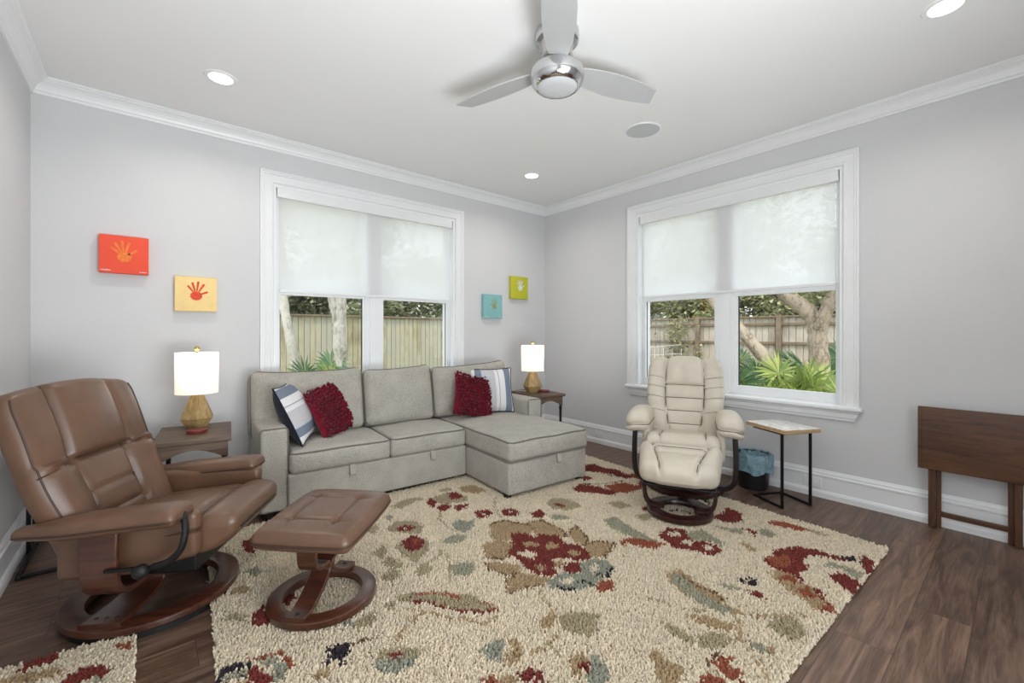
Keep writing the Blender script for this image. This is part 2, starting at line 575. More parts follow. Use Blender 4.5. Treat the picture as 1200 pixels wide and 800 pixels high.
# ------------------------------------------------------------------ the room shell
XL, YF, ZC = -4.344, -4.9, 2.75
T = 0.16
OX, OY = -2.177, -2.18          # window centres on the back wall (x) and the right wall (y)
HW, Z0, Z1 = 0.855, 0.68, 2.40  # window opening
mb = MB(); box(mb, XL - T, T, YF - T, T, -0.12, 0.0)
struct(build('floor', mb, 'floor', smooth=False), 'dark walnut plank floor running left to right', 'floor')
mb = MB(); box(mb, XL - T, T, YF - T, T, ZC, ZC + 0.12)
struct(build('ceiling', mb, 'ceiling', smooth=False), 'smooth white painted ceiling', 'ceiling')
mb = MB()
for a in ((XL - T, OX - HW, -0, ZC), (OX + HW, T, 0, ZC), (OX - HW, OX + HW, 0, Z0), (OX - HW, OX + HW, Z1, ZC)):
    box(mb, a[0], a[1], 0, T, a[2], a[3])
struct(build('wall_back', mb, 'wall', smooth=False), 'pale grey wall behind the sofa', 'wall')
mb = MB()
for a in ((YF - T, OY - HW, 0, ZC), (OY + HW, 0, 0, ZC), (OY - HW, OY + HW, 0, Z0), (OY - HW, OY + HW, Z1, ZC)):
    box(mb, 0, T, a[0], a[1], a[2], a[3])
struct(build('wall_right', mb, 'wall', smooth=False), 'pale grey wall behind the cream recliner', 'wall')
mb = MB(); box(mb, XL - T, XL, YF - T, 0, 0, ZC)
struct(build('wall_left', mb, 'wall', smooth=False), 'pale grey wall at the far left', 'wall')
mb = MB()
for a in ((XL, -3.8, 0, ZC), (-2.0, 0, 0, ZC), (-3.8, -2.0, 2.4, ZC)):
    box(mb, a[0], a[1], YF - T, YF, a[2], a[3])
struct(build('wall_front', mb, 'wall', smooth=False), 'pale grey wall behind the camera', 'wall')
mb = MB()  # unseen doors and their opening, added to let sky light into the room
for x in (-3.8, -2.93, -2.06):
    box(mb, x, x + 0.06, YF - 0.1, YF - 0.04, 0, 2.4)
box(mb, -3.8, -2.0, YF - 0.1, YF - 0.04, 2.34, 2.4); box(mb, -3.8, -2.0, YF - 0.1, YF - 0.04, 0.0, 0.08)
d1 = struct(build('added_door_1', mb, 'vinyl', smooth=False), 'white glazed doors added unseen behind the camera to let in daylight', 'door')
mb = MB(); box(mb, -3.8, -2.0, YF - 0.075, YF - 0.07, 0.08, 2.34)
build('glass', mb, 'glass', d1, smooth=False)

base_prof = [(0, 0), (.03, 0), (.03, .034), (.025, .048), (.017, .054), (.017, .148), (.022, .153), (.022, .163), (.014, .169), (.014, .181), (.009, .19), (.006, .2), (0, .2)]
crown_prof = [(0, 2.657), (.010, 2.657), (.013, 2.664), (.013, 2.672), (.020, 2.677), (.026, 2.692), (.037, 2.709), (.052, 2.722), (.066, 2.728), (.066, 2.735), (.074, 2.738), (.080, 2.744), (.080, 2.75), (0, 2.75)]
runs = {'back': [(XL, 0, 1, -1), (0, 0, -1, -1)], 'right': [(0, 0, -1, -1), (0, YF, -1, 1)], 'left': [(XL, YF, 1, 1), (XL, 0, 1, -1)], 'front': [(0, YF, -1, 1), (XL, YF, 1, 1)]}
for i, (k, p) in enumerate(runs.items()):
    if k != 'front':
        mb = MB(); sweep(mb, base_prof, p)
        struct(build('baseboard_' + k, mb, 'trim', smooth=False), 'tall white moulded baseboard', 'baseboard')
    mb = MB(); sweep(mb, crown_prof, p)
    struct(build('trim_%d' % (i + 1), mb, 'trim', smooth=False), 'white crown moulding', 'trim')

def window(n, loc, rz, label):
    w = bpy.data.objects.new('window_%d' % n, None); C.objects.link(w)
    w.location, w.rotation_euler = loc, (0, 0, rz)
    struct(w, label, 'window')
    # casing, mitred round three sides
    prof = [(0, 0), (0, .013), (.006, .017), (.016, .017), (.020, .013), (.064, .016), (.068, .024), (.078, .024), (.082, .030), (.0945, .030), (.0945, 0)]
    mb = MB(); vs = []; m = len(prof)
    for (sx, top) in ((-1, 0), (-1, 1), (1, 1), (1, 0)):
        for (u, t) in prof:
            vs.append((sx * (HW + u), -t, Z1 + u if top else Z0))
    fs = []
    for i in range(3):
        for k in range(m):
            k2 = (k + 1) % m
            fs.append((i * m + k, (i + 1) * m + k, (i + 1) * m + k2, i * m + k2))
    mb.add(vs, fs)
    build('casing', mb, 'trim', w, smooth=False)
    mb = MB(); rbox(mb, (0, 0.012, 0.669), (1.935, 0.126, 0.030), 0.01)
    build('sill', mb, 'trim', w)
    mb = MB()
    ap = [(0, .654), (-.026, .654), (-.026, .640), (-.020, .634), (-.020, .602), (-.014, .597), (-.014, .584), (-.008, .574), (0, .572)]
    vs = []
    for sx in (-1, 1):
        for (d, z) in ap: vs.append((sx * (.952 - (0.654 - z) * .45), d, z))
    m = len(ap)
    fs = [(k, (k + 1) % m, m + (k + 1) % m, m + k) for k in range(m)] + [tuple(range(m)), tuple(reversed(range(m, 2 * m)))]
    mb.add(vs, fs)
    build('apron', mb, 'trim', w, smooth=False)
    mb = MB()
    box(mb, -HW, -HW + .022, 0, T, Z0, Z1); box(mb, HW - .022, HW, 0, T, Z0, Z1)
    box(mb, -HW + .022, HW - .022, 0, T, Z1 - .022, Z1); box(mb, -HW + .022, HW - .022, .07, T + .02, Z0 - .03, Z0 + .022)
    box(mb, -.042, .042, .05, T, Z0 + .005, Z1 - .02)
    for s in (-1, 1):
        box(mb, s * .062 - .02, s * .062 + .02, .062, .15, Z0 + .02, Z1 - .02)
        box(mb, s * .815 - .02, s * .815 + .02, .066, .15, Z0 + .02, Z1 - .02)
    build('window_frame', mb, 'vinyl', w, smooth=False)
    for s in (-1, 1):
        for (za, zb, ga, gb, d0) in ((.70, 1.575, .757, 1.520, .075), (1.535, 2.385, 1.585, 2.34, .115)):
            mb = MB()
            a, b = (.052, .835)
            xs = sorted((s * a, s * b)); gs = sorted((s * .100, s * .800))
            d1 = d0 + .034
            box(mb, xs[0], gs[0], d0, d1, za, zb); box(mb, gs[1], xs[1], d0, d1, za, zb)
            box(mb, gs[0], gs[1], d0, d1, za, ga); box(mb, gs[0], gs[1], d0, d1, gb, zb)
            sh = build('sash', mb, 'vinyl', w, smooth=False)
            mb = MB(); q = d0 + .018
            mb.add([(gs[0] - .004, q, ga - .004), (gs[1] + .004, q, ga - .004), (gs[1] + .004, q, gb + .004), (gs[0] - .004, q, gb + .004)], [(0, 1, 2, 3)])
            build('glass', mb, 'glass', sh, smooth=False)
            if za < 1:
                mb = MB(); g = .006
                for bx in ((gs[0], gs[0] + g, ga, gb), (gs[1] - g, gs[1], ga, gb)): box(mb, bx[0], bx[1], q - .004, q + .01, bx[2], bx[3])
                build('gasket', mb, 'rubber', sh, smooth=False)
    return w
window(1, (OX, 0, 0), 0, 'white double window behind the sofa')
window(2, (0, OY, 0), -PI / 2, 'white double window behind the cream recliner')

def shade(loc, rz, label, side, zb):
    t = thing('roller_shade', label, 'roller shade', loc, rz, 'half-lowered white roller shades')
    mb = MB(); rbox(mb, (0, .030, 2.345), (1.648, .052, .086), .006)
    build('valance', mb, 'trim', t)
    mb = MB(); N = 12
    vs, fs = [], []
    for i in range(N + 1):
        for j in range(5):
            vs.append((-.80 + 1.60 * i / N, .040 + .0012 * math.sin(i * 1.3) * j / 4, zb + (2.33 - zb) * (1 - j / 4)))
    for i in range(N):
        for j in range(4):
            fs.append((i * 5 + j, i * 5 + j + 1, (i + 1) * 5 + j + 1, (i + 1) * 5 + j))
    mb.add(vs, fs); build('fabric', mb, 'shade', t)
    mb = MB(); rbox(mb, (0, .040, zb - .008), (1.60, .011, .024), .005)
    build('bottom_bar', mb, 'trim', t)
    mb = MB()
    for x in (side * .816, side * .826):
        for k in range(72):
            lathe(mb, [(0, -.0024), (.0024, 0), (0, .0024)], 5, (x, .012, 2.31 - k * .0135))
        tube(mb, [(x, .012, 2.315), (x, .012, 1.33)], .0008, 4)
    build('bead_chain', mb, 'vinyl', t)
    return t
shade((OX, 0, 0), 0, 'white roller shade half lowered over the window behind the sofa', -1, 1.556)
shade((0, OY, 0), -PI / 2, 'white roller shade half lowered over the window behind the cream recliner', 1, 1.572)

def outlet(loc, rz, label):
    t = thing('wall_outlet', label, 'outlet', loc, rz, 'white outlets in the baseboard')
    mb = MB(); rbox(mb, (0, -.004, 0), (.115, .008, .072), .003)
    build('cover_plate', mb, 'trim', t)
    for s in (-1, 1):
        mb = MB(); rbox(mb, (s * .024, -.0085, 0), (.030, .004, .034), .004)
        build('socket', mb, 'vinyl', t)
outlet((-.0172, -2.852, .102), -PI / 2, 'white outlet in the baseboard behind the small marble-topped table')
outlet((-.0172, -.863, .102), -PI / 2, 'white outlet in the baseboard right of the chaise')

# ------------------------------------------------------------------ outdoors
GZ = -0.28
mb = MB()
vs, fs = [], []
gx = [i * 1.4 for i in range(-12, 20)]
for x in gx:
    for y in gx:
        d = 0.05 * math.sin(x * 1.3) * math.cos(y * 1.1)
        vs.append((x, y, GZ + d - 0.05))
n = len(gx)
for i in range(n - 1):
    for j in range(n - 1):
        if gx[i + 1] <= .5 and gx[i] >= -5.5 and gx[j + 1] <= .5 and gx[j] >= -6: continue
        fs.append((i * n + j, (i + 1) * n + j, (i + 1) * n + j + 1, i * n + j + 1))
mb.add(vs, fs)
struct(build('ground', mb, 'ground'), 'yard ground outside', 'ground')

def fence(name, label, loc, rz, x0, x1, ztop, bw, mat, rails, posts, boards_in_front):
    t = thing(name, label, 'fence', loc, rz)
    mb = MB(); rng = random.Random(3)
    n = int((x1 - x0) / bw)
    for i in range(n):
        a = x0 + i * bw
        dz = rng.uniform(-.012, .012)
        y = rng.uniform(-.004, .004)
        box(mb, a + .006, a + bw - .006, y, y + .018, GZ - .05, ztop - .03 + dz)
    box(mb, x0, x1, .019, .026, GZ - .05, ztop - .06)
    build('board_panel', mb, mat, t, smooth=False)
    for z in rails:
        mb = MB(); rbox(mb, ((x0 + x1) / 2, -.03 if not boards_in_front else .04, z), (x1 - x0, .04, .065), .006)
        build('rail', mb, 'fencerail', t)
    mb = MB(); rbox(mb, ((x0 + x1) / 2, -.005, ztop - .01), (x1 - x0, .12, .035), .006)
    build('cap_rail', mb, 'fencerail', t)
    for x in posts:
        mb = MB(); rbox(mb, (x, -.06 if not boards_in_front else .07, (ztop + GZ) / 2), (.1, .09, ztop - GZ + .06), .008)
        build('post', mb, 'fencerail', t)
fence('board_fence', 'yellowed vertical board fence seen through the window behind the sofa', (0, 6.0, 0), 0, -7.0, 6.9, 1.60, .115, 'fenceA', (0.1, 1.3), (), True)
fence('rail_fence', 'weathered grey board fence with rails and posts seen through the right window', (7.3, 0, 0), -PI / 2, -5.9, 8.0, 1.60, .14, 'fenceB', (0.1, 0.98, 1.42), [-5.515 + 1.91 * k for k in range(8)], False)

def leafset(mb, pts, size, rng, up=0.3):
    for p in pts:
        a, b = rng.uniform(0, 2 * PI), rng.uniform(-1, 1)
        d = Vector((math.cos(a), math.sin(a), b)).normalized()
        w = d.cross(Vector((rng.uniform(-1, 1), rng.uniform(-1, 1), 1))).normalized()
        L = size * rng.uniform(.6, 1.3)
        P = Vector(p); k = L * .28
        nn = d.cross(w) * (k * .35)
        mb.add([P, P + d * L * .5 + w * k + nn, P + d * L, P + d * L * .5 - w * k + nn], [(0, 1, 2), (0, 2, 3)])

def tree(name, label, x, y, h, rad, crown_lo, nleaf, lmat, bmat, trunk_r, seed, lsize=.13, group=None, nclump=26):
    rng = random.Random(seed)
    t = thing(name, label, 'tree', (x, y, GZ - .06), 0, group)
    mb = MB()
    pts = [Vector((0, 0, 0)), Vector((rng.uniform(-.15, .15), rng.uniform(-.15, .15), h * .4)), Vector((rng.uniform(-.3, .3), rng.uniform(-.3, .3), h * .85))]
    P = catmull(pts, 6)
    tube(mb, P, [trunk_r * (1 - .7 * i / (len(P) - 1)) for i in range(len(P))], 9)
    cl = []
    for k in range(nclump):
        a, rr = rng.uniform(0, 2 * PI), rad * math.sqrt(rng.uniform(.05, 1))
        z = crown_lo + (h - crown_lo) * rng.uniform(0, 1)
        s = math.sin(PI * min(1, max(.18, (z - crown_lo) / (h - crown_lo) * .8 + .2)))
        c = Vector((math.cos(a) * rr * s, math.sin(a) * rr * s, z))
        cl.append(c)
        if k % 2 == 0:
            b0 = P[min(len(P) - 1, int(len(P) * (.35 + .5 * rng.random())))]
            q = catmull([b0, (b0 + c) / 2 + Vector((0, 0, .15)), c], 5)
            tube(mb, q, [trunk_r * .32 * (1 - .7 * i / (len(q) - 1)) for i in range(len(q))], 5)
    build('trunk', mb, bmat, t)
    mb = MB(); ps = []
    for c in cl:
        R = rad * rng.uniform(.3, .5)
        for _ in range(nleaf // nclump):
            v = Vector((rng.gauss(0, .45), rng.gauss(0, .45), rng.gauss(0, .38)))
            ps.append(c + v * R)
    leafset(mb, ps, lsize, rng)
    build('foliage', mb, lmat, t, smooth=False)
    return t
# beyond the back fence
for i, (x, y, h, r, lo, sd) in enumerate([(-4.8, 8.2, 3.4, 1.5, 1.3, 1), (-2.3, 8.3, 3.7, 1.5, 1.3, 2), (0.1, 8.2, 3.3, 1.5, 1.3, 3), (2.5, 8.3, 3.6, 1.5, 1.3, 4), (4.9, 8.2, 3.4, 1.5, 1.3, 5)]):
    tree('broadleaf_tree', 'grey-green leafy tree beyond the yellowed board fence, %s of five from the left' % ('first', 'second', 'third', 'fourth', 'fifth')[i], x, y, h, r, lo, 15000, 'oliveleaf', 'bark', .12, sd, .15, 'trees beyond the board fence')
for i, (x, y, h, r, lo, sd) in enumerate([(9.5, 6.2, 3.5, 1.6, 1.2, 11), (9.6, 3.7, 3.9, 1.6, 1.2, 12), (9.4, 1.3, 3.3, 1.5, 1.2, 13), (9.6, -1.1, 3.8, 1.6, 1.2, 14), (9.4, -3.6, 3.5, 1.6, 1.2, 15)]):
    tree('broadleaf_tree', 'green leafy tree beyond the weathered grey fence, %s of five from the left' % ('first', 'second', 'third', 'fourth', 'fifth')[i], x, y, h, r, lo, 15000, 'oakleaf', 'bark', .1, sd, .145, 'trees beyond the grey fence')

def yard_tree(name, label, stems, bmat, leaves, lmat, seed):
    t = thing(name, label, 'tree', (stems[0][0][0], stems[0][0][1], stems[0][0][2]))
    o = Vector(stems[0][0]); mb = MB(); rng = random.Random(seed)
    for pts, r0, r1 in [(s[:-2], s[-2], s[-1]) for s in stems]:
        P = catmull([Vector(p) - o for p in pts], 6)
        N = len(P) - 1
        tube(mb, P, [(r0 + (r1 - r0) * i / N) * (1 + .07 * math.sin(i * 1.9 + seed)) for i in range(N + 1)], 12)
    build('trunk', mb, bmat, t)
    if leaves:
        mb = MB(); ps = []
        for (c, R, n) in leaves:
            for _ in range(n):
                ps.append(Vector(c) - o + Vector((rng.gauss(0, .5), rng.gauss(0, .5), rng.gauss(0, .4))) * R)
        leafset(mb, ps, .12, rng); build('foliage', mb, lmat, t, smooth=False)
    return t
yard_tree('slim_tree', 'slim pale trunk leaning left outside the window behind the sofa',
          [[(-2.14, 2.5, -.34), (-2.25, 2.5, .68), (-2.35, 2.5, 1.26), (-2.415, 2.5, 1.73), (-2.5, 2.45, 3.0), .075, .045], [(-2.36, 2.5, 1.3), (-2.45, 2.52, 1.62), (-2.5, 2.55, 2.2), .03, .02], [(-2.41, 2.5, 1.68), (-2.2, 2.5, 1.76), (-1.8, 2.6, 1.83), .018, .01]],
          'palebark', [((-2.4, 2.6, 3.2), .8, 900), ((-1.9, 2.9, 2.7), .6, 500)], 'oliveleaf', 1)
yard_tree('pale_trunked_tree', 'thick pale trunk forking at the top outside the window behind the sofa',
          [[(-1.63, 2.5, -.34), (-1.655, 2.5, .69), (-1.68, 2.5, 1.2), (-1.667, 2.5, 1.73), (-1.6, 2.5, 3.2), .115, .075], [(-1.70, 2.5, 1.25), (-1.745, 2.5, 1.5), (-1.80, 2.5, 1.73), (-1.95, 2.5, 2.5), .06, .045]],
          'palebark', [((-1.6, 2.7, 3.2), .9, 1200), ((-1.0, 2.9, 2.9), .7, 700)], 'oliveleaf', 2)
yard_tree('oak_tree', 'gnarled oak with a thick bent limb outside the right window',
          [[(3.5, -2.0, -.34), (3.5, -1.992, .54), (3.5, -1.955, 1.05), (3.5, -1.93, 1.36), (3.46, -1.80, 1.56), (3.44, -1.60, 1.74), (3.42, -1.36, 1.89), (3.4, -.9, 2.12), (3.4, -.2, 2.7), .135, .08], [(3.5, -1.96, 1.15), (3.5, -2.02, 1.42), (3.5, -2.2, 1.9), (3.5, -2.5, 2.8), .10, .07], [(3.42, -1.98, 1.30), (3.38, -2.02, 1.38), (3.38, -2.05, 1.45), .07, .03]],
          'bark', [((3.6, -2.6, 2.5), .8, 1300), ((3.5, -1.2, 2.7), .8, 1200), ((3.6, -.2, 2.9), .8, 1000), ((3.7, -2.4, 1.9), .35, 160)], 'oakleaf', 3)
yard_tree('leaning_trunk', 'short leaning oak trunk left of the gnarled oak outside the right window',
          [[(3.0, -2.35, -.34), (3.0, -1.65, .55), (3.0, -1.37, .936), (3.02, -1.08, 1.27), (3.1, -.6, 1.8), (3.2, -.2, 2.6), .105, .07]],
          'bark', [((3.2, -.1, 2.6), .6, 500)], 'oakleaf', 4)

def palmetto(label, x, y, h, nf, L, mat, seed, cat='palmetto', group=None):
    rng = random.Random(seed)
    t = thing('saw_palmetto', label, cat, (x, y, GZ - .05), 0, group)
    for f in range(nf):
        az = 2 * PI * f / nf + rng.uniform(-.4, .4)
        el = rng.uniform(.35, 1.25)
        hh = h * rng.uniform(.6, 1.0)
        out = Vector((math.cos(az) * math.cos(el), math.sin(az) * math.cos(el), math.sin(el)))
        base = Vector((rng.uniform(-.05, .05), rng.uniform(-.05, .05), 0))
        hub = base + Vector((out.x * hh * .55, out.y * hh * .55, hh * (.55 + .45 * math.sin(el))))
        mb = MB()
        q = catmull([base, (base + hub) / 2 + Vector((0, 0, .08)), hub], 4)
        tube(mb, q, .008, 5)
        st = Vector((-math.sin(az), math.cos(az), 0))
        fwd = (out + Vector((0, 0, .15))).normalized()
        n = 22
        for k in range(n):
            a = -2.2 + 4.4 * k / (n - 1)
            d = (fwd * math.cos(a) + st * math.sin(a)).normalized()
            nn = st.cross(fwd).normalized()
            l = L * (1 - .18 * abs(a) / 2.2) * rng.uniform(.85, 1.08)
            w = d.cross(nn).normalized() * (L * .045)
            d2 = (d + nn * rng.uniform(-.12, .12)).normalized()
            tip = hub + d2 * l - Vector((0, 0, l * .12))
            mid = hub + d2 * l * .5
            mb.add([hub, mid + w + nn * .006, tip, mid - w + nn * .006], [(0, 1, 2), (0, 2, 3)])
        build('frond', mb, mat, t, smooth=False)
pl = 'palmettos outside the right window'
palmetto('bright yellow-green palmetto with a tall fan at the middle of the right window', 2.6, -1.95, 1.15, 10, .42, 'palm', 21, group=pl)
palmetto('yellow-green palmetto low in front of the leaning trunk', 2.35, -1.62, .88, 10, .42, 'palm', 22, group=pl)
palmetto('yellow-green palmetto below the gnarled oak', 2.55, -2.28, .92, 10, .38, 'palm', 23, group=pl)
palmetto('blue-green palmetto at the left edge of the right window pane', 2.5, -1.2, 1.1, 10, .44, 'palmdark', 24, group=pl)
palmetto('green palmetto at the lower right corner of the right window pane', 2.5, -2.6, .9, 9, .38, 'palm', 25, group=pl)
palmetto('palmetto fan rising behind the cream recliner in the left window pane', 2.7, -.72, 1.15, 8, .42, 'palm', 26, group=pl)
palmetto('blue-green palmetto in front of the grey fence behind the gnarled oak', 4.6, -1.9, 1.25, 10, .46, 'palmdark', 27, group=pl)
palmetto('blue-green palmetto in front of the grey fence behind the leaning trunk', 4.4, -.9, 1.25, 10, .46, 'palmdark', 28, group=pl)
pb = 'palmettos outside the back window'
palmetto('green palmetto between the two pale trunks', -2.0, 2.3, 1.12, 11, .36, 'palmdark', 31, group=pb)
palmetto('green palmetto in front of the thick pale trunk', -1.72, 2.25, 1.05, 9, .32, 'palm', 32, group=pb)
# vine on the grey fence and the wire trellis before it
t = thing('climbing_vine', 'green vine climbing the weathered grey fence beside a post', 'vine', (7.18, 2.2, GZ - .05))
mb = MB(); rng = random.Random(5)
st = [(0, 0, 0), (-.02, .05, .6), (0, -.08, 1.1), (-.02, .1, 1.5), (0, .02, 1.85)]
P = catmull([Vector(p) for p in st], 6); tube(mb, P, .02, 6); build('stem', mb, 'bark', t)
mb = MB(); leafset(mb, [p + Vector((rng.gauss(-.06, .05), rng.gauss(0, .28), rng.gauss(0, .12))) for p in P for _ in range(22)], .11, rng); build('foliage', mb, 'oakleaf', t, smooth=False)
t = thing('garden_trellis', 'white wire trellis standing before the grey fence', 'trellis', (6.6, 2.55, GZ - .05))
mb = MB()
for k in range(7): tube(mb, [(0, -.75 + .25 * k, 0), (0, -.75 + .25 * k, 1.15)], .0045, 5)
for k in range(6): tube(mb, [(0, -.75, .1 + .23 * k), (0, .75, .1 + .20 * k)], .0045, 5)
build('wire_grid', mb, 'vinyl', t)

# ------------------------------------------------------------------ the sofa
TH = RAD(-4)
SO = Vector((-3.263, -0.776, 0))
def sl(x, y, z):
    return Vector((SO.x + x * math.cos(TH) - y * math.sin(TH), SO.y + x * math.sin(TH) + y * math.cos(TH), z))
sofa = thing('sectional_sofa', 'taupe fabric sectional sofa with a chaise on the right under the back window', 'sofa', SO, TH)

def perimeter(hx, hy, r, z, n=5):
    p = []
    for (cx, cy, a0) in ((hx - r, hy - r, 0), (-hx + r, hy - r, PI / 2), (-hx + r, -hy + r, PI), (hx - r, -hy + r, 1.5 * PI)):
        for k in range(n + 1):
            a = a0 + PI / 2 * k / n
            p.append(Vector((cx + r * math.cos(a), cy + r * math.sin(a), z)))
    out = []
    for i in range(len(p)):
        a, b = p[i], p[(i + 1) % len(p)]
        out.append(a)
        L = (b - a).length
        m = int(L / .06)
        for k in range(1, m): out.append(a.lerp(b, k / m))
    return out

def seat_cushion(name, x0, x1, y0, y1, z0, z1, puff, pipe_low=False):
    cx, cy, cz = (x0 + x1) / 2, (y0 + y1) / 2, (z0 + z1) / 2
    hx, hy, hz = (x1 - x0) / 2, (y1 - y0) / 2, (z1 - z0) / 2
    def fn(p):
        u, v = p.x / hx, p.y / hy
        q = max(0, 1 - u * u) ** .6 * max(0, 1 - v * v) ** .6
        z = p.z + (puff * q * (p.z + hz) / (2 * hz) if p.z > -hz * .5 else 0)
        bul = 1 - min(1, abs(p.z / hz)) ** 2
        return (p.x, p.y - (.014 * bul * (1 - u ** 4) if v < -.8 else 0), z + .003 * math.sin(p.x * 17 + 1) * math.sin(p.y * 13) * (p.z > 0))
    mb = MB(); rbox(mb, (cx, cy, cz), (2 * hx, 2 * hy, 2 * hz), .03, 4, (14, 14, 5), fn)
    o = build(name, mb, 'sofa', sofa)
    mb = MB()
    tube(mb, [Vector(fn(p)) + Vector((cx, cy, cz)) for p in perimeter(hx - .006, hy - .006, .035, hz - .010)], .0065, 6, True)
    if pipe_low:
        tube(mb, [p + Vector((cx, cy, cz)) for p in perimeter(hx - .002, hy - .002, .03, -hz + .006)], .0065, 6, True)
    build('piping', mb, 'piping', o)
    return o
def sbox(name, x0, x1, y0, y1, z0, z1, r=.02, n=(6, 6, 4), fn=None, mat='sofa'):
    mb = MB(); rbox(mb, ((x0 + x1) / 2, (y0 + y1) / 2, (z0 + z1) / 2), (x1 - x0, y1 - y0, z1 - z0), r, 3, n, fn)
    return build(name, mb, mat, sofa)
sbox('base', .16, 1.47, -.035, .60, .045, .285, .012)
sbox('chaise_base', 1.472, 2.245, -.635, .60, .045, .275, .015)
for (x0, x1) in ((0, .167), (2.150, 2.312)):
    a = sbox('arm', x0, x1, 0, .66, .05, .593, .028)
    mb = MB(); cx = (x0 + x1) / 2; hx = (x1 - x0) / 2
    P = [Vector((cx - hx + .004, .008, .06)), Vector((cx - hx + .004, .008, .565))]
    P += [Vector((cx - hx + .026 - .022 * math.cos(k * PI / 8), .008, .565 + .022 * math.sin(k * PI / 8))) for k in range(1, 5)]
    Q = [Vector((2 * cx - p.x, p.y, p.z)) for p in reversed(P)]
    tube(mb, P + Q, .005, 6)
    build('piping', mb, 'piping', a)
sbox('back_frame', .0, 2.312, .56, .685, .05, .615, .03)
seat_cushion('seat_cushion', .168, .835, -.045, .52, .285, .425, .028)
seat_cushion('seat_cushion', .837, 1.468, -.045, .52, .285, .425, .028)
seat_cushion('chaise_cushion', 1.470, 2.255, -.650, .52, .280, .430, .030, True)

def back_cushion(x0, x1, z0, z1, yb, lean, ear, lift):
    w, h, t = x1 - x0, z1 - z0, .19
    hw, hh = w / 2, h / 2
    Mx = Matrix.Translation(((x0 + x1) / 2, yb, z0)) @ Matrix.Rotation(-lean, 4, 'X') @ Matrix.Translation((0, 0, hh))
    def fn(p):
        u, v = p.x / hw, p.z / hh
        q = max(0, 1 - u * u) ** .55 * max(0, 1 - v * v) ** .5
        y = p.y - (.062 * q if p.y < 0 else -.01 * q)
        y += (.005 * math.sin(p.x * 19 + x0 * 9) * math.sin(p.z * 15 + 1) + .003 * math.sin(p.x * 34 - p.z * 22 + x0)) * q
        sag = -.012 * (1 - u * u) if v > .5 else 0
        z = p.z + sag + lift * u * max(0, v) + ear * max(0, abs(u) - .6) * max(0, v)
        return (p.x, y, z)
    mb = MB(); rbox(mb, (0, 0, 0), (w - .008, t, h), .05, 4, (16, 3, 14), fn, Mx)
    o = build('back_cushion', mb, 'sofa', sofa)
    mb = MB()
    for side in (-1, 1):
        pts = []
        for p in perimeter(hw - .008, hh - .006, .06, 0):
            w3 = Vector(fn(Vector((p.x, side * (t / 2 - .028), p.y))))
            pts.append(Mx @ w3)
        tube(mb, pts, .0065, 6, True)
    build('piping', mb, 'piping', o)
back_cushion(-.015, .79, .425, .915, .50, RAD(10), .03, 0)
back_cushion(.792, 1.408, .425, .905, .49, RAD(12), .02, .012)
back_cushion(1.41, 2.235, .430, .905, .50, RAD(10), .02, .022)
def tab(x, y, z, s=1):
    mb = MB()
    ribbon(mb, [(x, y + .012, z), (x, y - .006, z - .002), (x, y - .016, z - .02), (x, y - .024, z - .062), (x, y - .020, z - .070), (x, y - .014, z - .062), (x, y - .006, z - .02)], (1, 0, 0), .040, .005)
    build('pull_tab', mb, 'sofa', sofa)
tab(.56, -.035, .290); tab(1.17, -.035, .290); tab(1.94, -.635, .282)
for (x, y) in ((.06, .05), (.06, .62), (1.50, -.58), (2.19, -.58), (2.25, .62), (1.2, .62)):
    mb = MB(); lathe(mb, [(0, .0), (.026, .0), (.032, .048), (0, .048)], 12, (x, y, 0)); build('foot', mb, 'sofaleg', sofa)
mb = MB(); box(mb, .2, 1.45, .03, .5, .02, .05); build('under_rail', mb, 'sofaleg', sofa, smooth=False)

# ------------------------------------------------------------------ throw pillows
def stripes(name, axis, flip=1.0):
    t = NT(name)
    tc = t.n('ShaderNodeTexCoord')
    sep = t.n('ShaderNodeSeparateXYZ', i0=tc.outputs['Object'])
    mr = t.n('ShaderNodeMapRange', i0=sep.outputs[axis], i1=0.0 if axis == 2 else -.22, i2=.44 if axis == 2 else .22)
    cr = t.n('ShaderNodeValToRGB')
    t.t.links.new(mr.outputs[0], cr.inputs['Fac'])
    cr.color_ramp.interpolation = 'CONSTANT'
    white, grey, blue, dk = lin((226, 224, 226)), lin((196, 194, 198)), lin((122, 132, 148)), lin((92, 100, 116))
    st = [(0, white), (.13, blue), (.27, lin((190, 194, 204))), (.32, grey), (.56, white), (.63, lin((168, 170, 178))), (.65, white), (.78, blue), (.93, white)]
    while len(cr.color_ramp.elements) < len(st): cr.color_ramp.elements.new(.5)
    for e, (p, c) in zip(cr.color_ramp.elements, st): e.position, e.color = p, c
    v = t.coord()
    col = t.mix(1.0, cr.outputs['Color'], t.ramp(t.noise(v, 300, 2), [(.3, (.85, .85, .85, 1)), (.7, (1.08, 1.08, 1.08, 1))]), 'MULTIPLY')
    return t.out(t.pbr(col, .95, 0, t.bump(t.noise(v, 260, 2), .3, .004), .1))
M['stripe_up'] = stripes('striped_cotton_across', 2)
M['stripe_side'] = stripes('striped_cotton_upright', 0)
M['navy'] = fabric('navy_cotton', (32, 36, 50), .15, 800, .3)
M['crimson'] = fabric('crimson_felt', (128, 20, 44), .2, 500, .3, (84, 10, 26))

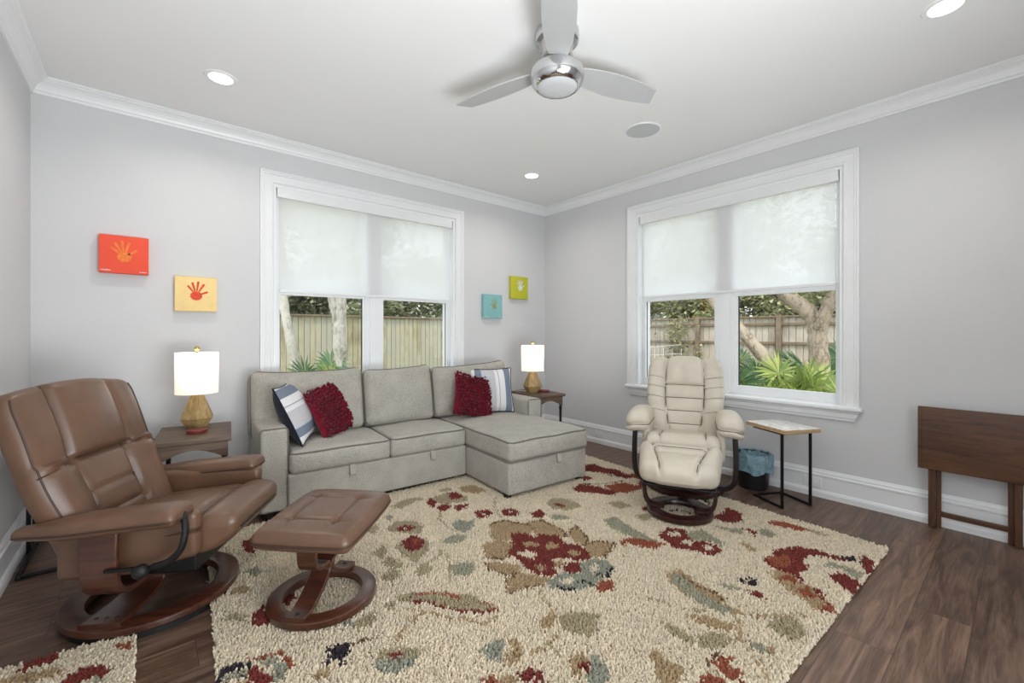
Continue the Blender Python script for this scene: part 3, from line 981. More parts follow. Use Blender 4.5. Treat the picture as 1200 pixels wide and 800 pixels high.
def pillow_mesh(w, h, th, front, back, N=18):
    mf, mbk = MB(), MB()
    def P(u, v, s):
        x = w / 2 * u * (1 - .07 * (1 - v * v))
        z = h / 2 + h / 2 * v * (1 - .07 * (1 - u * u))
        q = (max(0, 1 - u ** 2) * max(0, 1 - v ** 2)) ** .5
        return Vector((x, s * th / 2 * q, z))
    for m, s in ((mf, -1), (mbk, 1)):
        vs = [P(-1 + 2 * i / N, -1 + 2 * j / N, s) for i in range(N + 1) for j in range(N + 1)]
        fs = []
        for i in range(N):
            for j in range(N):
                q = (i * (N + 1) + j, (i + 1) * (N + 1) + j, (i + 1) * (N + 1) + j + 1, i * (N + 1) + j + 1)
                fs.append(q if s < 0 else tuple(reversed(q)))
        m.add(vs, fs)
    edge = [P(-1 + 2 * i / N, -1, 0) for i in range(N)] + [P(1, -1 + 2 * i / N, 0) for i in range(N)] + [P(1 - 2 * i / N, 1, 0) for i in range(N)] + [P(-1, 1 - 2 * i / N, 0) for i in range(N)]
    return mf, mbk, edge, P
def place(o, pos, az, lean, roll=0.0):
    """pillow faces local -Y; az turns it, lean tips its top away, roll spins it in its own plane"""
    o.matrix_world = Matrix.Translation(pos) @ Matrix.Rotation(az, 4, 'Z') @ Matrix.Rotation(-lean, 4, 'X') @ Matrix.Rotation(roll, 4, 'Y')
def striped(label, pos, az, lean, roll, mat, w=.43, h=.43):
    t = thing('throw_pillow', label, 'pillow', group='striped throw pillows on the sofa')
    f, b, e, P = pillow_mesh(w, h, .19, 0, 0)
    build('front_panel', f, mat, t); build('back_panel', b, 'navy', t)
    mb = MB(); tube(mb, e, .006, 6, True); build('piping', mb, 'navy', t)
    place(t, pos, az, lean, roll); return t
def ruffled(label, pos, az, lean, roll, seed, w=.38, h=.38):
    t = thing('ruffled_pillow', label, 'pillow', group='crimson ruffled pillows on the sofa')
    f, b, e, P = pillow_mesh(w, h, .15, 0, 0)
    f.add(b.v, b.f); build('cover', f, 'crimson', t)
    mb = MB(); rng = random.Random(seed)
    N = 13
    for i in range(N + 1):
        for j in range(N + 1):
            u = -1 + 2 * (i + (.5 if j % 2 else 0)) / N + rng.uniform(-.03, .03); v = -1 + 2 * j / N + rng.uniform(-.03, .03)
            if abs(u) > 1: continue
            c = P(max(-1, min(1, u)), max(-1, min(1, v)), -1)
            a0 = rng.uniform(0, 2 * PI); R = rng.uniform(.017, .025); H = rng.uniform(.014, .024); span = rng.uniform(3.2, 5.4)
            vs = []
            n = 8
            for k in range(n + 1):
                a = a0 + span * k / n
                wob = 1 + .25 * math.sin(k * 2.4 + a0)
                vs.append(c + Vector((math.cos(a) * R * .55, .004, math.sin(a) * R * .55)))
                vs.append(c + Vector((math.cos(a) * R * wob, -H, math.sin(a) * R * wob)))
            mb.add(vs, [(2 * k, 2 * k + 2, 2 * k + 3, 2 * k + 1) for k in range(n)])
    build('ruffles', mb, 'crimson', t, angle=80)
    place(t, pos, az, lean, roll); return t
striped('blue, grey and white striped pillow with navy back against the left sofa arm', Vector((-2.915, -.560, .445)), RAD(65), RAD(25), 0, 'stripe_up')
ruffled('crimson ruffled pillow on the left seat beside the striped pillow', Vector((-2.685, -.520, .445)), RAD(38), RAD(22), RAD(-9), 1)
striped('blue, grey and white striped pillow in the right corner of the chaise', sl(1.945, .285, .450), RAD(-22), RAD(16), 0, 'stripe_side')
ruffled('crimson ruffled pillow leaning on the striped pillow on the chaise', sl(1.67, .215, .455), RAD(-2), RAD(20), RAD(15), 2)

# ------------------------------------------------------------------ brown recliner and its ottoman
def g(x, s): return math.exp(-(x / s) ** 2)
def sm(a, b, x):
    t = max(0, min(1, (x - a) / (b - a))); return t * t * (3 - 2 * t)

def backrest(parent, Mx, w, h, t, disp, outline, mat, n=(3, 44, 52), r=.045):
    hw, hh = w / 2, h / 2
    def fn(p):
        u, v = max(-1, min(1, p.y / hw)), max(0, min(1, (p.z + hh) / h))
        k = sm(-t * .2, t * .5, p.x)
        sy, dz = outline(u, v)
        return (p.x + disp(u, v) * k, p.y * sy, p.z + dz)
    mb = MB(); rbox(mb, (0, 0, hh), (t, w, h), r, 4, n, fn, Mx)
    o = build('backrest', mb, mat, parent, angle=60)
    def S(u, v, off=.001):
        p = Vector(fn(Vector((t / 2, u * hw, v * h - hh))))
        return Mx @ (p + Vector((off, 0, hh)))
    return o, S

rec = thing('recliner', 'brown leather recliner on a round walnut base at the left wall', 'recliner', (-3.77, -1.335, 0), RAD(-32))
Mx = Matrix.Translation((-.065, -.045, .315)) @ Matrix.Rotation(RAD(-19), 4, 'Y') @ Matrix.Translation((-.040, 0, 0))
SV = .57
def dispB(u, v):
    d = 0.0
    a = abs(u)
    if v > SV:
        q = (v - SV) / (1 - SV)
        if -.46 < u < .52: d += .040 * math.sin(PI * min(1, max(0, (u + .46) / .98))) ** .5 * math.sin(PI * min(1, q * .8 + .1)) ** .6
        else: d += .016 * math.sin(PI * min(1, q * .9 + .05))
        d -= .022 * g(u + .46, .035) + .012 * g(u - .52, .03)
    else:
        q = v / SV
        e = .44 + .10 * (1 - q) ** 2 - .06 * math.sin(PI * q)
        if a > e: d += .040 * math.sin(PI * min(1, (a - e) / (1.08 - e))) ** .7
        d -= .012 * g(a - e, .03)
        d -= .010 * (g(q - .62, .02) + g(q - .36, .02) + .6 * g(q - .12, .03)) * (a < e)
        d += .012 * math.sin(PI * q) * (a < e)
    d -= .018 * g(v - SV + .05 * u * u, .016) * (1 - sm(.78, .95, a))
    return d * (1 - .85 * sm(.80, 1, a))
def outB(u, v):
    return 1 - .05 * sm(.9, 1, v) - (.17 if u < 0 else .03) * sm(.52, 0, v), (.030 * (1 - u * u) if v > .5 else 0) * sm(.7, 1, v)
bk, S = backrest(rec, Mx, .645, .70, .08, dispB, outB, 'brown', r=.034)
mb = MB()
tube(mb, [S(-.46, SV + (1 - SV) * k / 12 * .97) for k in range(13)], .0030, 6)
tube(mb, [S(.52, SV + (1 - SV) * k / 12 * .97) for k in range(13)], .002, 6)
tube(mb, [S(-.98 + 1.96 * k / 24, SV - .05 * (-.98 + 1.96 * k / 24) ** 2) for k in range(25)], .0022, 6)
for s in (-1, 1):
    tube(mb, [S(s * (.44 + .10 * (1 - q) ** 2 - .06 * math.sin(PI * q)), q * SV) for q in [k / 14 for k in range(1, 15)]], .002, 6)
    tube(mb, [S(s * .945, v, -.0015) for v in [.03 + .93 * k / 40 for k in range(41)]], .0032, 6)
for q in (.62, .36): tube(mb, [S(-.42 + .84 * k / 10, q * SV) for k in range(11)], .0014, 6)
build('seam', mb, 'brownseam', bk)

Ms = Matrix.Translation((.145, 0, .352)) @ Matrix.Rotation(RAD(-5), 4, 'Y')
def seatB(p):
    u, v = p.x / .30, p.y / .25
    z = p.z
    top = sm(-.02, .06, z)
    z += top * (.028 * max(0, 1 - v * v) ** .5 * max(0, 1 - u ** 4) - .016 * g(u - .45, .05) - .010 * g(abs(v) - .62, .05) * (u < .45) + .014 * g(u - .72, .22))
    if z < 0 and u > .3: z += .040 * sm(.55, 1, u) - .014 * sm(.2, .5, u)
    return (p.x + .02 * top * sm(.6, 1, u) * (1 - .4 * v * v), p.y * (1 - .10 * sm(.5, 1, u)), z)
mb = MB(); rbox(mb, (0, 0, 0), (.58, .51, .115), .036, 4, (30, 26, 4), seatB, Ms)
st = build('seat', mb, 'brown', rec, angle=60)
mb = MB()
def SS(x, y, z=.0585): return Ms @ Vector(seatB(Vector((x, y, z))))
tube(mb, [SS(.135, -.22 + .44 * k / 12) for k in range(13)], .003, 6)
for s in (-1, 1): tube(mb, [SS(-.2 + .33 * k / 8, s * .155) for k in range(9)], .0025, 6)
tube(mb, [SS(.293, -.205 + .41 * k / 12, .0) for k in range(13)], .004, 6)
build('seam', mb, 'brownseam', st)
for s in (-1, 1):
    def padf(p, s=s):
        x = p.x / .272
        k = .42 + .58 * sm(-1, -.15, x)
        z = p.z * (.55 + .45 * sm(-1, -.2, x)) - .006 * (1 - min(1, abs(p.y / .075)) ** 2) * (p.z < 0)
        z += .012 * max(0, 1 - (p.y / .075) ** 2) * (p.z > 0) - .03 * max(0, x - .8) * (p.z > 0)
        return (p.x, (p.y + s * .012 * sm(-.2, -1, x)) * k + s * .022 * sm(.2, -1, x), z)
    Ma = Matrix.Translation((.032, s * .338, .487)) @ Matrix.Rotation(RAD(-4), 4, 'Y')
    mb = MB(); rbox(mb, (0, 0, 0), (.544, .155, .056), .026, 4, (20, 6, 2), padf, Ma)
    ar = build('armrest', mb, 'brown', rec, angle=60)
    mb = MB()
    per = perimeter(.2735, .0785, .04, 0)
    tube(mb, [Ma @ Vector(padf(Vector((p.x, p.y, -.006)))) for p in per], .0042, 6, True)
    build('piping', mb, 'brownseam', ar)
    def panf(p):
        return (p.x, p.y + .01 * math.sin(p.x * 6), p.z + (.05 * sm(.0, .24, p.x) if p.z < 0 else 0))
    mb = MB(); rbox(mb, (.085, s * .286, .378), (.48, .060, .235), .026, 3, (10, 2, 6), panf)
    build('side_panel', mb, 'brown', rec, angle=60)
    pth = catmull([(.018, s * .345, .472), (.018, s * .352, .38), (.018, s * .348, .28), (.018, s * .325, .225), (.018, s * .27, .198), (.018, s * .16, .192), (.018, s * .04, .190)], 5)
    mb = MB(); ribbon(mb, pth, (1, 0, 0), .125, .024)
    build('arm_support', mb, 'walnut', rec)
    pth = catmull([(.0, s * .21, .170), (.0, s * .12, .170), (.0, s * .065, .158), (.0, s * .040, .128), (-.005, s * .065, .094), (-.01, s * .13, .076), (-.015, s * .21, .070), (-.02, s * .300, .070)], 6)
    N = len(pth)
    mb = MB(); ribbon(mb, pth, (1, 0, 0), .12, .020, [.10 + .05 * i / (N - 1) for i in range(N)])
    lg = build('leg', mb, 'walnut', rec)
    mb = MB()
    for k in (-1, 0, 1): lathe(mb, [(0, .004), (.006, .003), (.008, 0)], 10, (-.02 + k * .036, s * .262, .0795))
    build('bolt', mb, 'black', lg)
mb = MB(); lathe(mb, [(.232, .030), (.232, .054), (.236, .060), (.310, .060), (.316, .056), (.318, .048), (.318, .034), (.314, .030)], 72, closed=True)
build('base_ring', mb, 'walnut', rec)
mb = MB(); lathe(mb, [(.252, .0), (.252, .031), (.304, .031), (.304, .0)], 60, closed=True)
build('glide_ring', mb, 'rubber', rec)
mb = MB(); rbox(mb, (.06, 0, .232), (.40, .36, .075), .01); lathe(mb, [(.05, .18), (.05, .22)], 20)
build('swivel_mechanism', mb, 'black', rec)
mb = MB()
tube(mb, catmull([(.295, -.335, .505), (.322, -.368, .455), (.315, -.382, .39), (.275, -.385, .345), (.215, -.382, .325)], 6), .0125, 8)
tube(mb, [(.215, -.382, .325), (.05, -.372, .315)], .008, 8)
lv = build('recline_lever', mb, 'black', rec)
mb = MB(); Mk = Matrix.Translation((.185, -.385, .318)) @ Matrix.Rotation(PI / 2, 4, 'X')
k0 = MB(); lathe(k0, [(0, .034), (.014, .032), (.024, .024), (.027, .012), (.024, -.002), (.012, -.006), (0, -.006)], 18)
mb.add([Mk @ Vector(p) for p in k0.v], k0.f); build('knob', mb, 'rubber', lv)

ott = thing('ottoman', 'brown leather ottoman on a round walnut base in front of the brown recliner', 'ottoman', (-3.2025, -1.865, .016), RAD(-46))
def ottB(p):
    u, v = p.x / .21, p.y / .235
    top = sm(-.02, .04, p.z)
    q = max(0, 1 - u ** 4) * max(0, 1 - v ** 4)
    z = p.z + top * .024 * q
    sq = .46
    for (a, b) in ((u, v), (v, u)):
        for s in (-1, 1): z -= top * .010 * g(a - s * sq, .032) * (1 - sm(.55, .80, abs(b)))
    for s in (-1, 1):
        for s2 in (-1, 1): z -= top * .012 * g(u - s * sq, .09) * g(v - s2 * sq, .09)
    bow = 1 + .03 * (1 - abs(u * v))
    return (p.x * (1 + .04 * (1 - v * v)), p.y * (1 + .04 * (1 - u * u)), z)
Mo = Matrix.Translation((.012, .012, .356)) @ Matrix.Rotation(RAD(3), 4, 'X')
mb = MB(); rbox(mb, (0, 0, 0), (.42, .46, .070), .032, 4, (30, 30, 3), ottB, Mo)
cu = build('cushion', mb, 'brown', ott, angle=60)
mb = MB(); tube(mb, [Mo @ Vector(ottB(p)) for p in perimeter(.211, .236, .045, .0)], .004, 6, True); build('piping', mb, 'brownseam', cu)
for s in (-1, 1):
    pth = catmull([(0, s * .125, .322), (0, s * .128, .255), (0, s * .115, .205), (0, s * .075, .188), (0, s * .03, .183), (0, s * .012, .165), (0, s * .022, .135), (0, s * .075, .094), (0, s * .13, .064), (0, s * .17, .052), (0, s * .218, .051)], 5)
    mb = MB(); ribbon(mb, pth, (1, 0, 0), .085, .018)
    lg = build('leg', mb, 'walnut', ott)
    mb = MB(); lathe(mb, [(0, .004), (.007, .003), (.009, 0)], 10, (0, s * .195, .0605)); build('bolt', mb, 'black', lg)
mb = MB(); lathe(mb, [(.160, .010), (.160, .036), (.164, .041), (.218, .041), (.224, .036), (.225, .016), (.221, .010)], 64, closed=True); build('base_ring', mb, 'walnut', ott)
mb = MB(); box(mb, -.06, .06, -.16, .16, .314, .325); build('cushion_plate', mb, 'black', ott, smooth=False)

# ------------------------------------------------------------------ cream recliner and its ottoman
cr = thing('recliner', 'cream leather recliner with a dark mahogany base in front of the right window', 'recliner', (-.63, -2.17, .0), RAD(206.5))
Mx = Matrix.Translation((-.115, 0, .375)) @ Matrix.Rotation(RAD(-13), 4, 'Y') @ Matrix.Translation((-.07, 0, 0))
HV = .645
def dispC(u, v):
    a = abs(u); d = 0
    e = .47 + .05 * v - .05 * sm(.4, 0, v)
    if a > e: d += .032 * math.sin(PI * min(1, (a - e) / (1.1 - e))) ** .7 - .006 * g(math.sin(v * 26), .18) * sm(e, 1, a) 
    elif v > HV: d += .028 * math.sin(PI * (v - HV) / (1.08 - HV)) ** .6 * max(0, 1 - (u / e) ** 4) + .004 * math.sin(u * 16) * g(v - .8, .12)
    else: d += .012 * abs(math.sin(PI * (v / HV) * 4)) ** .4 
    d -= .014 * g(a - e, .025)
    if a < e: d -= .016 * g(v - HV, .012)
    return d
def outC(u, v):
    return .86 + .10 * math.sin(PI * (v * .75 + .12)) + .04 * sm(.2, .6, v) - .06 * sm(.86, 1, v), sm(.6, 1, v) * (.016 * (1 - min(1, abs(u) / .5) ** 4) - .010 * g(abs(u) - .5, .06))
bk, S = backrest(cr, Mx, .59, .645, .13, dispC, outC, 'cream')
mb = MB()
ev = lambda v: .47 + .05 * v - .05 * sm(.4, 0, v)
for s in (-1, 1): tube(mb, [S(s * ev(v), v, .005) for v in [k / 20 for k in range(0, 20)]], .0034, 6)
tube(mb, [S(-ev(HV) + 2 * ev(HV) * k / 14, HV, .005) for k in range(15)], .0034, 6)
for j in (1, 2, 3): tube(mb, [S((-1 + 2 * k / 14) * ev(HV * j / 4), HV * j / 4, .0065) for k in range(15)], .0028, 6)
for s in (-1, 1):
    for j, v in enumerate((.30, .47, .60, .72)):
        tube(mb, [S(s * (ev(v) + (.97 - ev(v)) * k / 8), v + .035 * (k / 8) ** .7) for k in range(9)], .0016, 5)
build('seam', mb, 'creamseam', bk)
Ms = Matrix.Translation((.055, 0, .365)) @ Matrix.Rotation(RAD(-4), 4, 'Y')
def seatC(p):
    u, v = p.x / .26, p.y / .26
    top = sm(-.03, .04, p.z)
    e = .60
    z = p.z + top * (.022 * max(0, 1 - u ** 4) - .016 * g(abs(v) - e, .06) - .022 * g(u - .35, .07) + .024 * g(u - .72, .2))
    x = p.x + .02 * sm(.6, 1, u) * (1 - .25 * g(abs(v) - e, .08) * 4 * .5)
    if p.z < 0 and u > .4: z += .03 * sm(.4, 1, u)
    return (x, p.y, z)
mb = MB(); rbox(mb, (0, 0, 0), (.52, .50, .12), .05, 4, (26, 26, 4), seatC, Ms); st = build('seat', mb, 'cream', cr, angle=60)
mb = MB(); T3 = lambda x, y: Ms @ (Vector(seatC(Vector((x, y, .065)))))
for s in (-1, 1): tube(mb, [T3(-.1 + .32 * k / 10, s * .156) for k in range(11)], .0025, 6)
tube(mb, [T3(.09, -.22 + .44 * k / 14) for k in range(15)], .0025, 6)
build('seam', mb, 'creamseam', st)
mb = MB(); rbox(mb, (.03, 0, .285), (.46, .47, .08), .02); build('seat_skirt', mb, 'cream', cr)
for s in (-1, 1):
    def af(p, s=s):
        x, y = p.x / .225, p.y * s / .09
        z = p.z + .018 * (1 - x * x) * (p.z > 0) - .030 * max(0, y) ** 2 - .022 * max(0, x - .55)
        z -= .016 * g(p.z + .012, .012) * 0
        inward = -.012 * g(p.z + .010, .010) * (sm(.5, 1, abs(x)) + sm(.6, 1, y))
        return (p.x + inward * (1 if x > .5 else 0), p.y + s * inward * (y > .5), z)
    Ma = Matrix.Translation((.05, s * .315, .540)) @ Matrix.Rotation(RAD(-3), 4, 'Y')
    mb = MB(); rbox(mb, (0, 0, 0), (.45, .175, .150), .060, 5, (14, 8, 4), af, Ma)
    ar = build('armrest', mb, 'cream', cr, angle=60)
    mb = MB(); tube(mb, [Ma @ Vector(af(Vector((p.x, p.y, -.016)))) for p in perimeter(.226, .0885, .055, 0)], .0035, 6, True); build('seam', mb, 'creamseam', ar)
    mb = MB(); rbox(mb, (.02, s * .258, .42), (.40, .05, .26), .024, 3, (6, 2, 4)); build('side_panel', mb, 'cream', cr)
    pth = catmull([(.10, s * .345, .50), (.10, s * .352, .36), (.10, s * .352, .20), (.10, s * .335, .12), (.09, s * .29, .078), (.08, s * .22, .071), (.07, s * .12, .071)], 6)
    mb = MB(); ribbon(mb, pth, (1, 0, 0), .062, .034); lg = build('leg', mb, 'ebony', cr)
    mb = MB(); k0 = MB(); lathe(k0, [(0, .006), (.009, .005), (.011, 0)], 10); Mk = Matrix.Translation((.10, s * .364, .30)) @ Matrix.Rotation(-s * PI / 2, 4, 'X'); mb.add([Mk @ Vector(p) for p in k0.v], k0.f); build('bolt', mb, 'black', lg)
mb = MB(); lathe(mb, [(.200, .030), (.200, .054), (.205, .060), (.280, .060), (.287, .056), (.288, .036), (.283, .030)], 64, closed=True)
box(mb, -.25, .25, -.045, .045, .034, .058); build('base_ring', mb, 'mahogany', cr)
mb = MB(); lathe(mb, [(.05, .055), (.05, .26)], 20); rbox(mb, (0, 0, .235), (.36, .30, .03), .008); lathe(mb, [(.215, .018), (.215, .031), (.272, .031), (.272, .018)], 40, closed=True)
build('swivel_mechanism', mb, 'black', cr)

co = thing('ottoman', 'cream leather ottoman with a dark mahogany base in front of the cream recliner', 'ottoman', (-1.127, -2.409, .018), RAD(206.5))
Mo = Matrix.Translation((.02, 0, .325)) @ Matrix.Rotation(RAD(11), 4, 'Y')
def ottC(p):
    u, v = p.x / .20, p.y / .255
    top = sm(-.03, .04, p.z)
    e = .56 - .14 * u
    z = p.z + top * (.022 * max(0, 1 - u ** 4) * max(0, 1 - v ** 6) - .022 * g(abs(v) - e, .05))
    if abs(v) < e: z += top * (.012 * sm(.0, .6, u) - .020 * g(u + .06, .07) - .008 * sm(-.1, -.6, u) - .008 * g(u + .55, .06))
    else: z += top * .008 * math.sin(PI * (abs(v) - e) / (1.1 - e))
    fx = .026 * sm(.7, 1, u) * max(0, 1 - (v / .6) ** 4)
    if p.z < -.02: fx *= .6
    return (p.x + fx - .02 * sm(.4, 1, abs(v)) * sm(.5, 1, u), p.y * (1 - .08 * u), z)
mb = MB(); rbox(mb, (0, 0, 0), (.40, .50, .125), .055, 5, (28, 30, 4), ottC, Mo); cu = build('cushion', mb, 'cream', co, angle=60)
mb = MB(); T4 = lambda u, v: Mo @ (Vector(ottC(Vector((u * .20, v * .255, .0665)))))
for s in (-1, 1): tube(mb, [T4(u, s * (.56 - .14 * u)) for u in [-.75 + 1.6 * k / 14 for k in range(15)]], .0028, 6)
tube(mb, [T4(-.06, -.54 + 1.08 * k / 14) for k in range(15)], .0028, 6)
tube(mb, [T4(-.55, -.60 + 1.2 * k / 14) for k in range(15)], .002, 6)
build('seam', mb, 'creamseam', cu)
mb = MB(); rbox(mb, (0, 0, 0), (.36, .43, .016), .006, 2, (1, 1, 1), None, Mo @ Matrix.Translation((0, 0, -.068))); build('cushion_plate', mb, 'black', co)
for s in (-1, 1):
    pth = catmull([(.04, s * .212, .265), (.04, s * .216, .20), (.04, s * .214, .13), (.04, s * .200, .082), (.04, s * .165, .056), (.03, s * .09, .050)], 6)
    mb = MB(); ribbon(mb, pth, (1, 0, 0), .06, .02); build('leg', mb, 'mahogany', co)
mb = MB(); lathe(mb, [(.128, .010), (.128, .036), (.132, .041), (.200, .041), (.206, .036), (.207, .016), (.203, .010)], 56, closed=True)
build('base_ring', mb, 'mahogany', co)

# ------------------------------------------------------------------ end tables, lamps, coasters
tabs = 'rustic end tables'
et = thing('end_table', 'rustic wooden end table with black legs between the brown recliner and the sofa', 'table', (-3.578, -.600, 0), RAD(-7), tabs)
mb = MB(); rbox(mb, (0, 0, .586), (.372, .515, .028), .004, 2); build('tabletop', mb, 'tablewood', et)
for k, (rz, L, off) in enumerate(((0, .325, .232), (PI, .325, .232), (PI / 2, .465, .160), (-PI / 2, .465, .160))):
    n = 12; h = L / 2
    poly = [(-h, .572), (-h, .478)] + [(-h + .02 + (L - .04) * i / n, .488 + .048 * math.sin(PI * i / n)) for i in range(n + 1)] + [(h, .478), (h, .572)]
    Mp = Matrix.Rotation(rz, 4, 'Z') @ Matrix.Translation((0, -off, 0)) @ Matrix.Rotation(PI / 2, 4, 'X')
    mb = MB(); prism(mb, poly, -.009, .009, Mp); build('apron', mb, 'tablewood', et, smooth=False)
for sx in (-1, 1):
    for sy in (-1, 1):
        mb = MB(); lathe(mb, [(0, 0), (.012, 0), (.014, .01), (.010, .03), (.012, .25), (.016, .27), (.012, .29), (.013, .44), (.017, .455), (.013, .47), (.013, .572), (0, .572)], 12, (sx * .150, sy * .222, 0)); build('leg', mb, 'black', et)
dup(et, (-.745, -.620, 0), RAD(-7), 'rustic wooden end table in the corner behind the chaise', tabs)

def make_lamp(label, loc, cord):
    t = thing('table_lamp', label, 'lamp', loc, RAD(12), 'lit table lamps')
    mb = MB(); lathe(mb, [(.060, 0), (.098, .062), (.040, .205), (0, .205)], 6, a0=RAD(10)); build('lamp_base', mb, 'lampbase', t, smooth=False)
    mb = MB(); lathe(mb, [(.016, .204), (.016, .222), (.008, .226), (.008, .262), (.016, .266), (.016, .292), (0, .292)], 16)
    tube(mb, catmull([(.016, 0, .255), (.05, 0, .31), (.058, 0, .37), (.04, 0, .44), (0, 0, .478), (-.04, 0, .44), (-.058, 0, .37), (-.05, 0, .31), (-.016, 0, .255)], 5), .0018, 5)
    for k in range(3): tube(mb, [(0, 0, .474), (.114 * math.cos(k * 2.094), .114 * math.sin(k * 2.094), .470)], .0016, 5)
    build('stem', mb, 'brass', t)
    mb = MB(); lathe(mb, [(.114, .218), (.1155, .218), (.1155, .478), (.114, .478)], 48); build('lamp_shade', mb, 'lampshade', t)
    mb = MB(); lathe(mb, [(0, .292), (.014, .30), (.028, .335), (.026, .36), (.014, .376), (0, .38)], 16); build('bulb', mb, 'bulb', t)
    mb = MB(); lathe(mb, [(0, .474), (.010, .478), (.006, .484), (.008, .488), (.015, .496), (.017, .505), (.012, .515), (.004, .520), (0, .521)], 14); build('finial', mb, 'brass', t)
    mb = MB(); tube(mb, catmull(cord, 6), .0028, 6); build('cord', mb, 'vinyl', t)
    l = bpy.data.lights.new('lamp_glow', 'POINT'); l.energy, l.color, l.shadow_soft_size = LAMP_W, (1.0, .9, .76), .035
    o = bpy.data.objects.new('lamp_glow', l); C.objects.link(o); o.parent = t; o.location = (0, 0, .42)
    return t
cord = [(.0, .05, .006), (-.02, .12, .006), (-.04, .22, .004), (-.06, .30, -.03), (-.05, .32, -.2), (-.03, .33, -.42), (-.06, .34, -.58)]
lampA = make_lamp('lit table lamp with a faceted wood base on the end table left of the sofa', (-3.557, -.440, .600), cord)
lampB = make_lamp('lit table lamp with a faceted wood base on the end table in the corner', (-.765, -.600, .600), cord)
def coasters(label, loc):
    t = thing('coaster_set', label, 'coasters', loc, RAD(8), 'dark red coaster stacks')
    for k in range(3):
        mb = MB(); lathe(mb, [(0, 0), (.050, 0), (.054, .002), (.054, .0055), (.050, .0072), (0, .0072)], 12, (.0012 * k, -.001 * k, .0072 * k)); build('coaster', mb, 'coaster', t)
coasters('small dark red coaster stack on the end table left of the sofa', (-3.575, -.650, .600))
coasters('small dark red coaster stack on the corner end table', (-.690, -.690, .600))

# ------------------------------------------------------------------ C-shaped side tables, basket, folding table
ct = thing('side_table', 'small side table with marble-look top and black C-shaped frame below the right window', 'table', (-.312, -2.745, 0), RAD(-27))
mb = MB(); rbox(mb, (0, 0, .545), (.292, .345, .004), .002, 2); mtop = build('tabletop', mb, 'marble', ct)
mb = MB()
for (x0, x1, y0, y1) in ((-.148, .148, -.1745, -.165), (-.148, .148, .165, .1745), (-.148, -.138, -.165, .165), (.138, .148, -.165, .165)): box(mb, x0, x1, y0, y1, .520, .5455)
box(mb, -.138, .138, -.165, .165, .522, .543); build('edge_band', mb, 'maple', ct, smooth=False)
mb = MB(); mt = MB()
def bar(mb, a, b, q=.0075):
    x0, x1 = sorted((a[0], b[0])); y0, y1 = sorted((a[1], b[1])); z0, z1 = sorted((a[2], b[2]))
    rbox(mb, ((x0 + x1) / 2, (y0 + y1) / 2, (z0 + z1) / 2), (x1 - x0 + 2 * q, y1 - y0 + 2 * q, z1 - z0 + 2 * q), .0015, 1)
for s in (-1, 1):
    m2 = MB(); bar(m2, (s * .118, -.12, .0075), (s * .118, -.12, .512)); build('leg', m2, 'black', ct)
    bar(mb, (s * .118, -.105, .0075), (s * .118, .125, .0075)); bar(mt, (s * .118, -.105, .512), (s * .118, .125, .512))
bar(mb, (-.103, .125, .0075), (.103, .125, .0075)); bar(mt, (-.103, .125, .512), (.103, .125, .512)); bar(mt, (-.103, -.12, .512), (.103, -.12, .512))
build('top_frame', mt, 'black', ct)
build('base_frame', mb, 'black', ct)

lt = thing('side_table', 'black metal framed side table half hidden behind the brown recliner', 'table', (-4.20, -.46, 0), 0)
mb = MB(); rbox(mb, (.02, 0, .640), (.25, .56, .02), .004, 2); build('tabletop', mb, 'tablewood', lt)
for y in (.077, .245):
    m2 = MB(); bar(m2, (-.097, y, .009), (-.097, y, .620), .009); build('leg', m2, 'black', lt)
mb = MB()
bar(mb, (-.087, -.256, .009), (-.087, .245, .009), .009)
for y in (-.256, .245): bar(mb, (-.069, y, .009), (.19, y, .009), .009)
mt = MB()
for y in (-.20, .245): bar(mt, (-.079, y, .621), (.12, y, .621), .008)
bar(mt, (-.097, -.20, .621), (-.097, .245, .621), .008)
build('base_frame', mb, 'black', lt); build('top_frame', mt, 'black', lt)

bn = thing('waste_basket', 'small black waste basket under the right window beside the side table', 'waste basket', (-.165, -2.495, 0))
mb = MB(); lathe(mb, [(0, .006), (.094, .006), (.098, 0), (.104, .004), (.122, .255), (.127, .26), (.124, .264), (.119, .258), (.100, .012), (0, .012)], 40); build('bucket', mb, 'bin', bn)
def liner_mat():
    t = NT('blue_plastic_liner'); v = t.coord()
    col = t.ramp(t.noise(v, 30, 4, .6, .8), [(.3, lin((104, 152, 172))), (.7, lin((176, 208, 220)))])
    b = t.pbr(col, .3, 0, t.bump(t.noise(v, 40, 4, .6, .8), .6, .01), .5)
    tp = t.n('ShaderNodeBsdfTransparent', Color=(.75, .9, .95, 1))
    mx = t.n('ShaderNodeMixShader', i0=.18, i1=b, i2=tp.outputs[0])
    return t.out(mx.outputs[0])
M['liner'] = liner_mat()
rng = random.Random(9)
lnr = MB(); n, rows = 60, [(.088, .05, 0), (.106, .16, .2), (.117, .25, .4), (.126, .272, .5), (.134, .262, .8), (.136, .22, 1), (.133, .175, 1.3), (.137, .135, 1.6)]
vs, fs = [], []
ph = [rng.uniform(0, 6.28) for _ in range(6)]
for (r, z, a) in rows:
    for i in range(n):
        th = 2 * PI * i / n
        w = .004 * (math.sin(7 * th + ph[0] + z * 30) + math.sin(13 * th + ph[1] - z * 20) + .7 * math.sin(23 * th + ph[2] + z * 60))
        vs.append(((r + w * a) * math.cos(th), (r + w * a) * math.sin(th), z + (.012 * math.sin(5 * th + ph[3]) if z < .16 and a > 1 else 0) + w * .6 * (z > .2)))
m = len(rows)
for k in range(m - 1):
    for i in range(n): fs.append((k * n + i, k * n + (i + 1) % n, (k + 1) * n + (i + 1) % n, (k + 1) * n + i))
lnr.add(vs, fs)
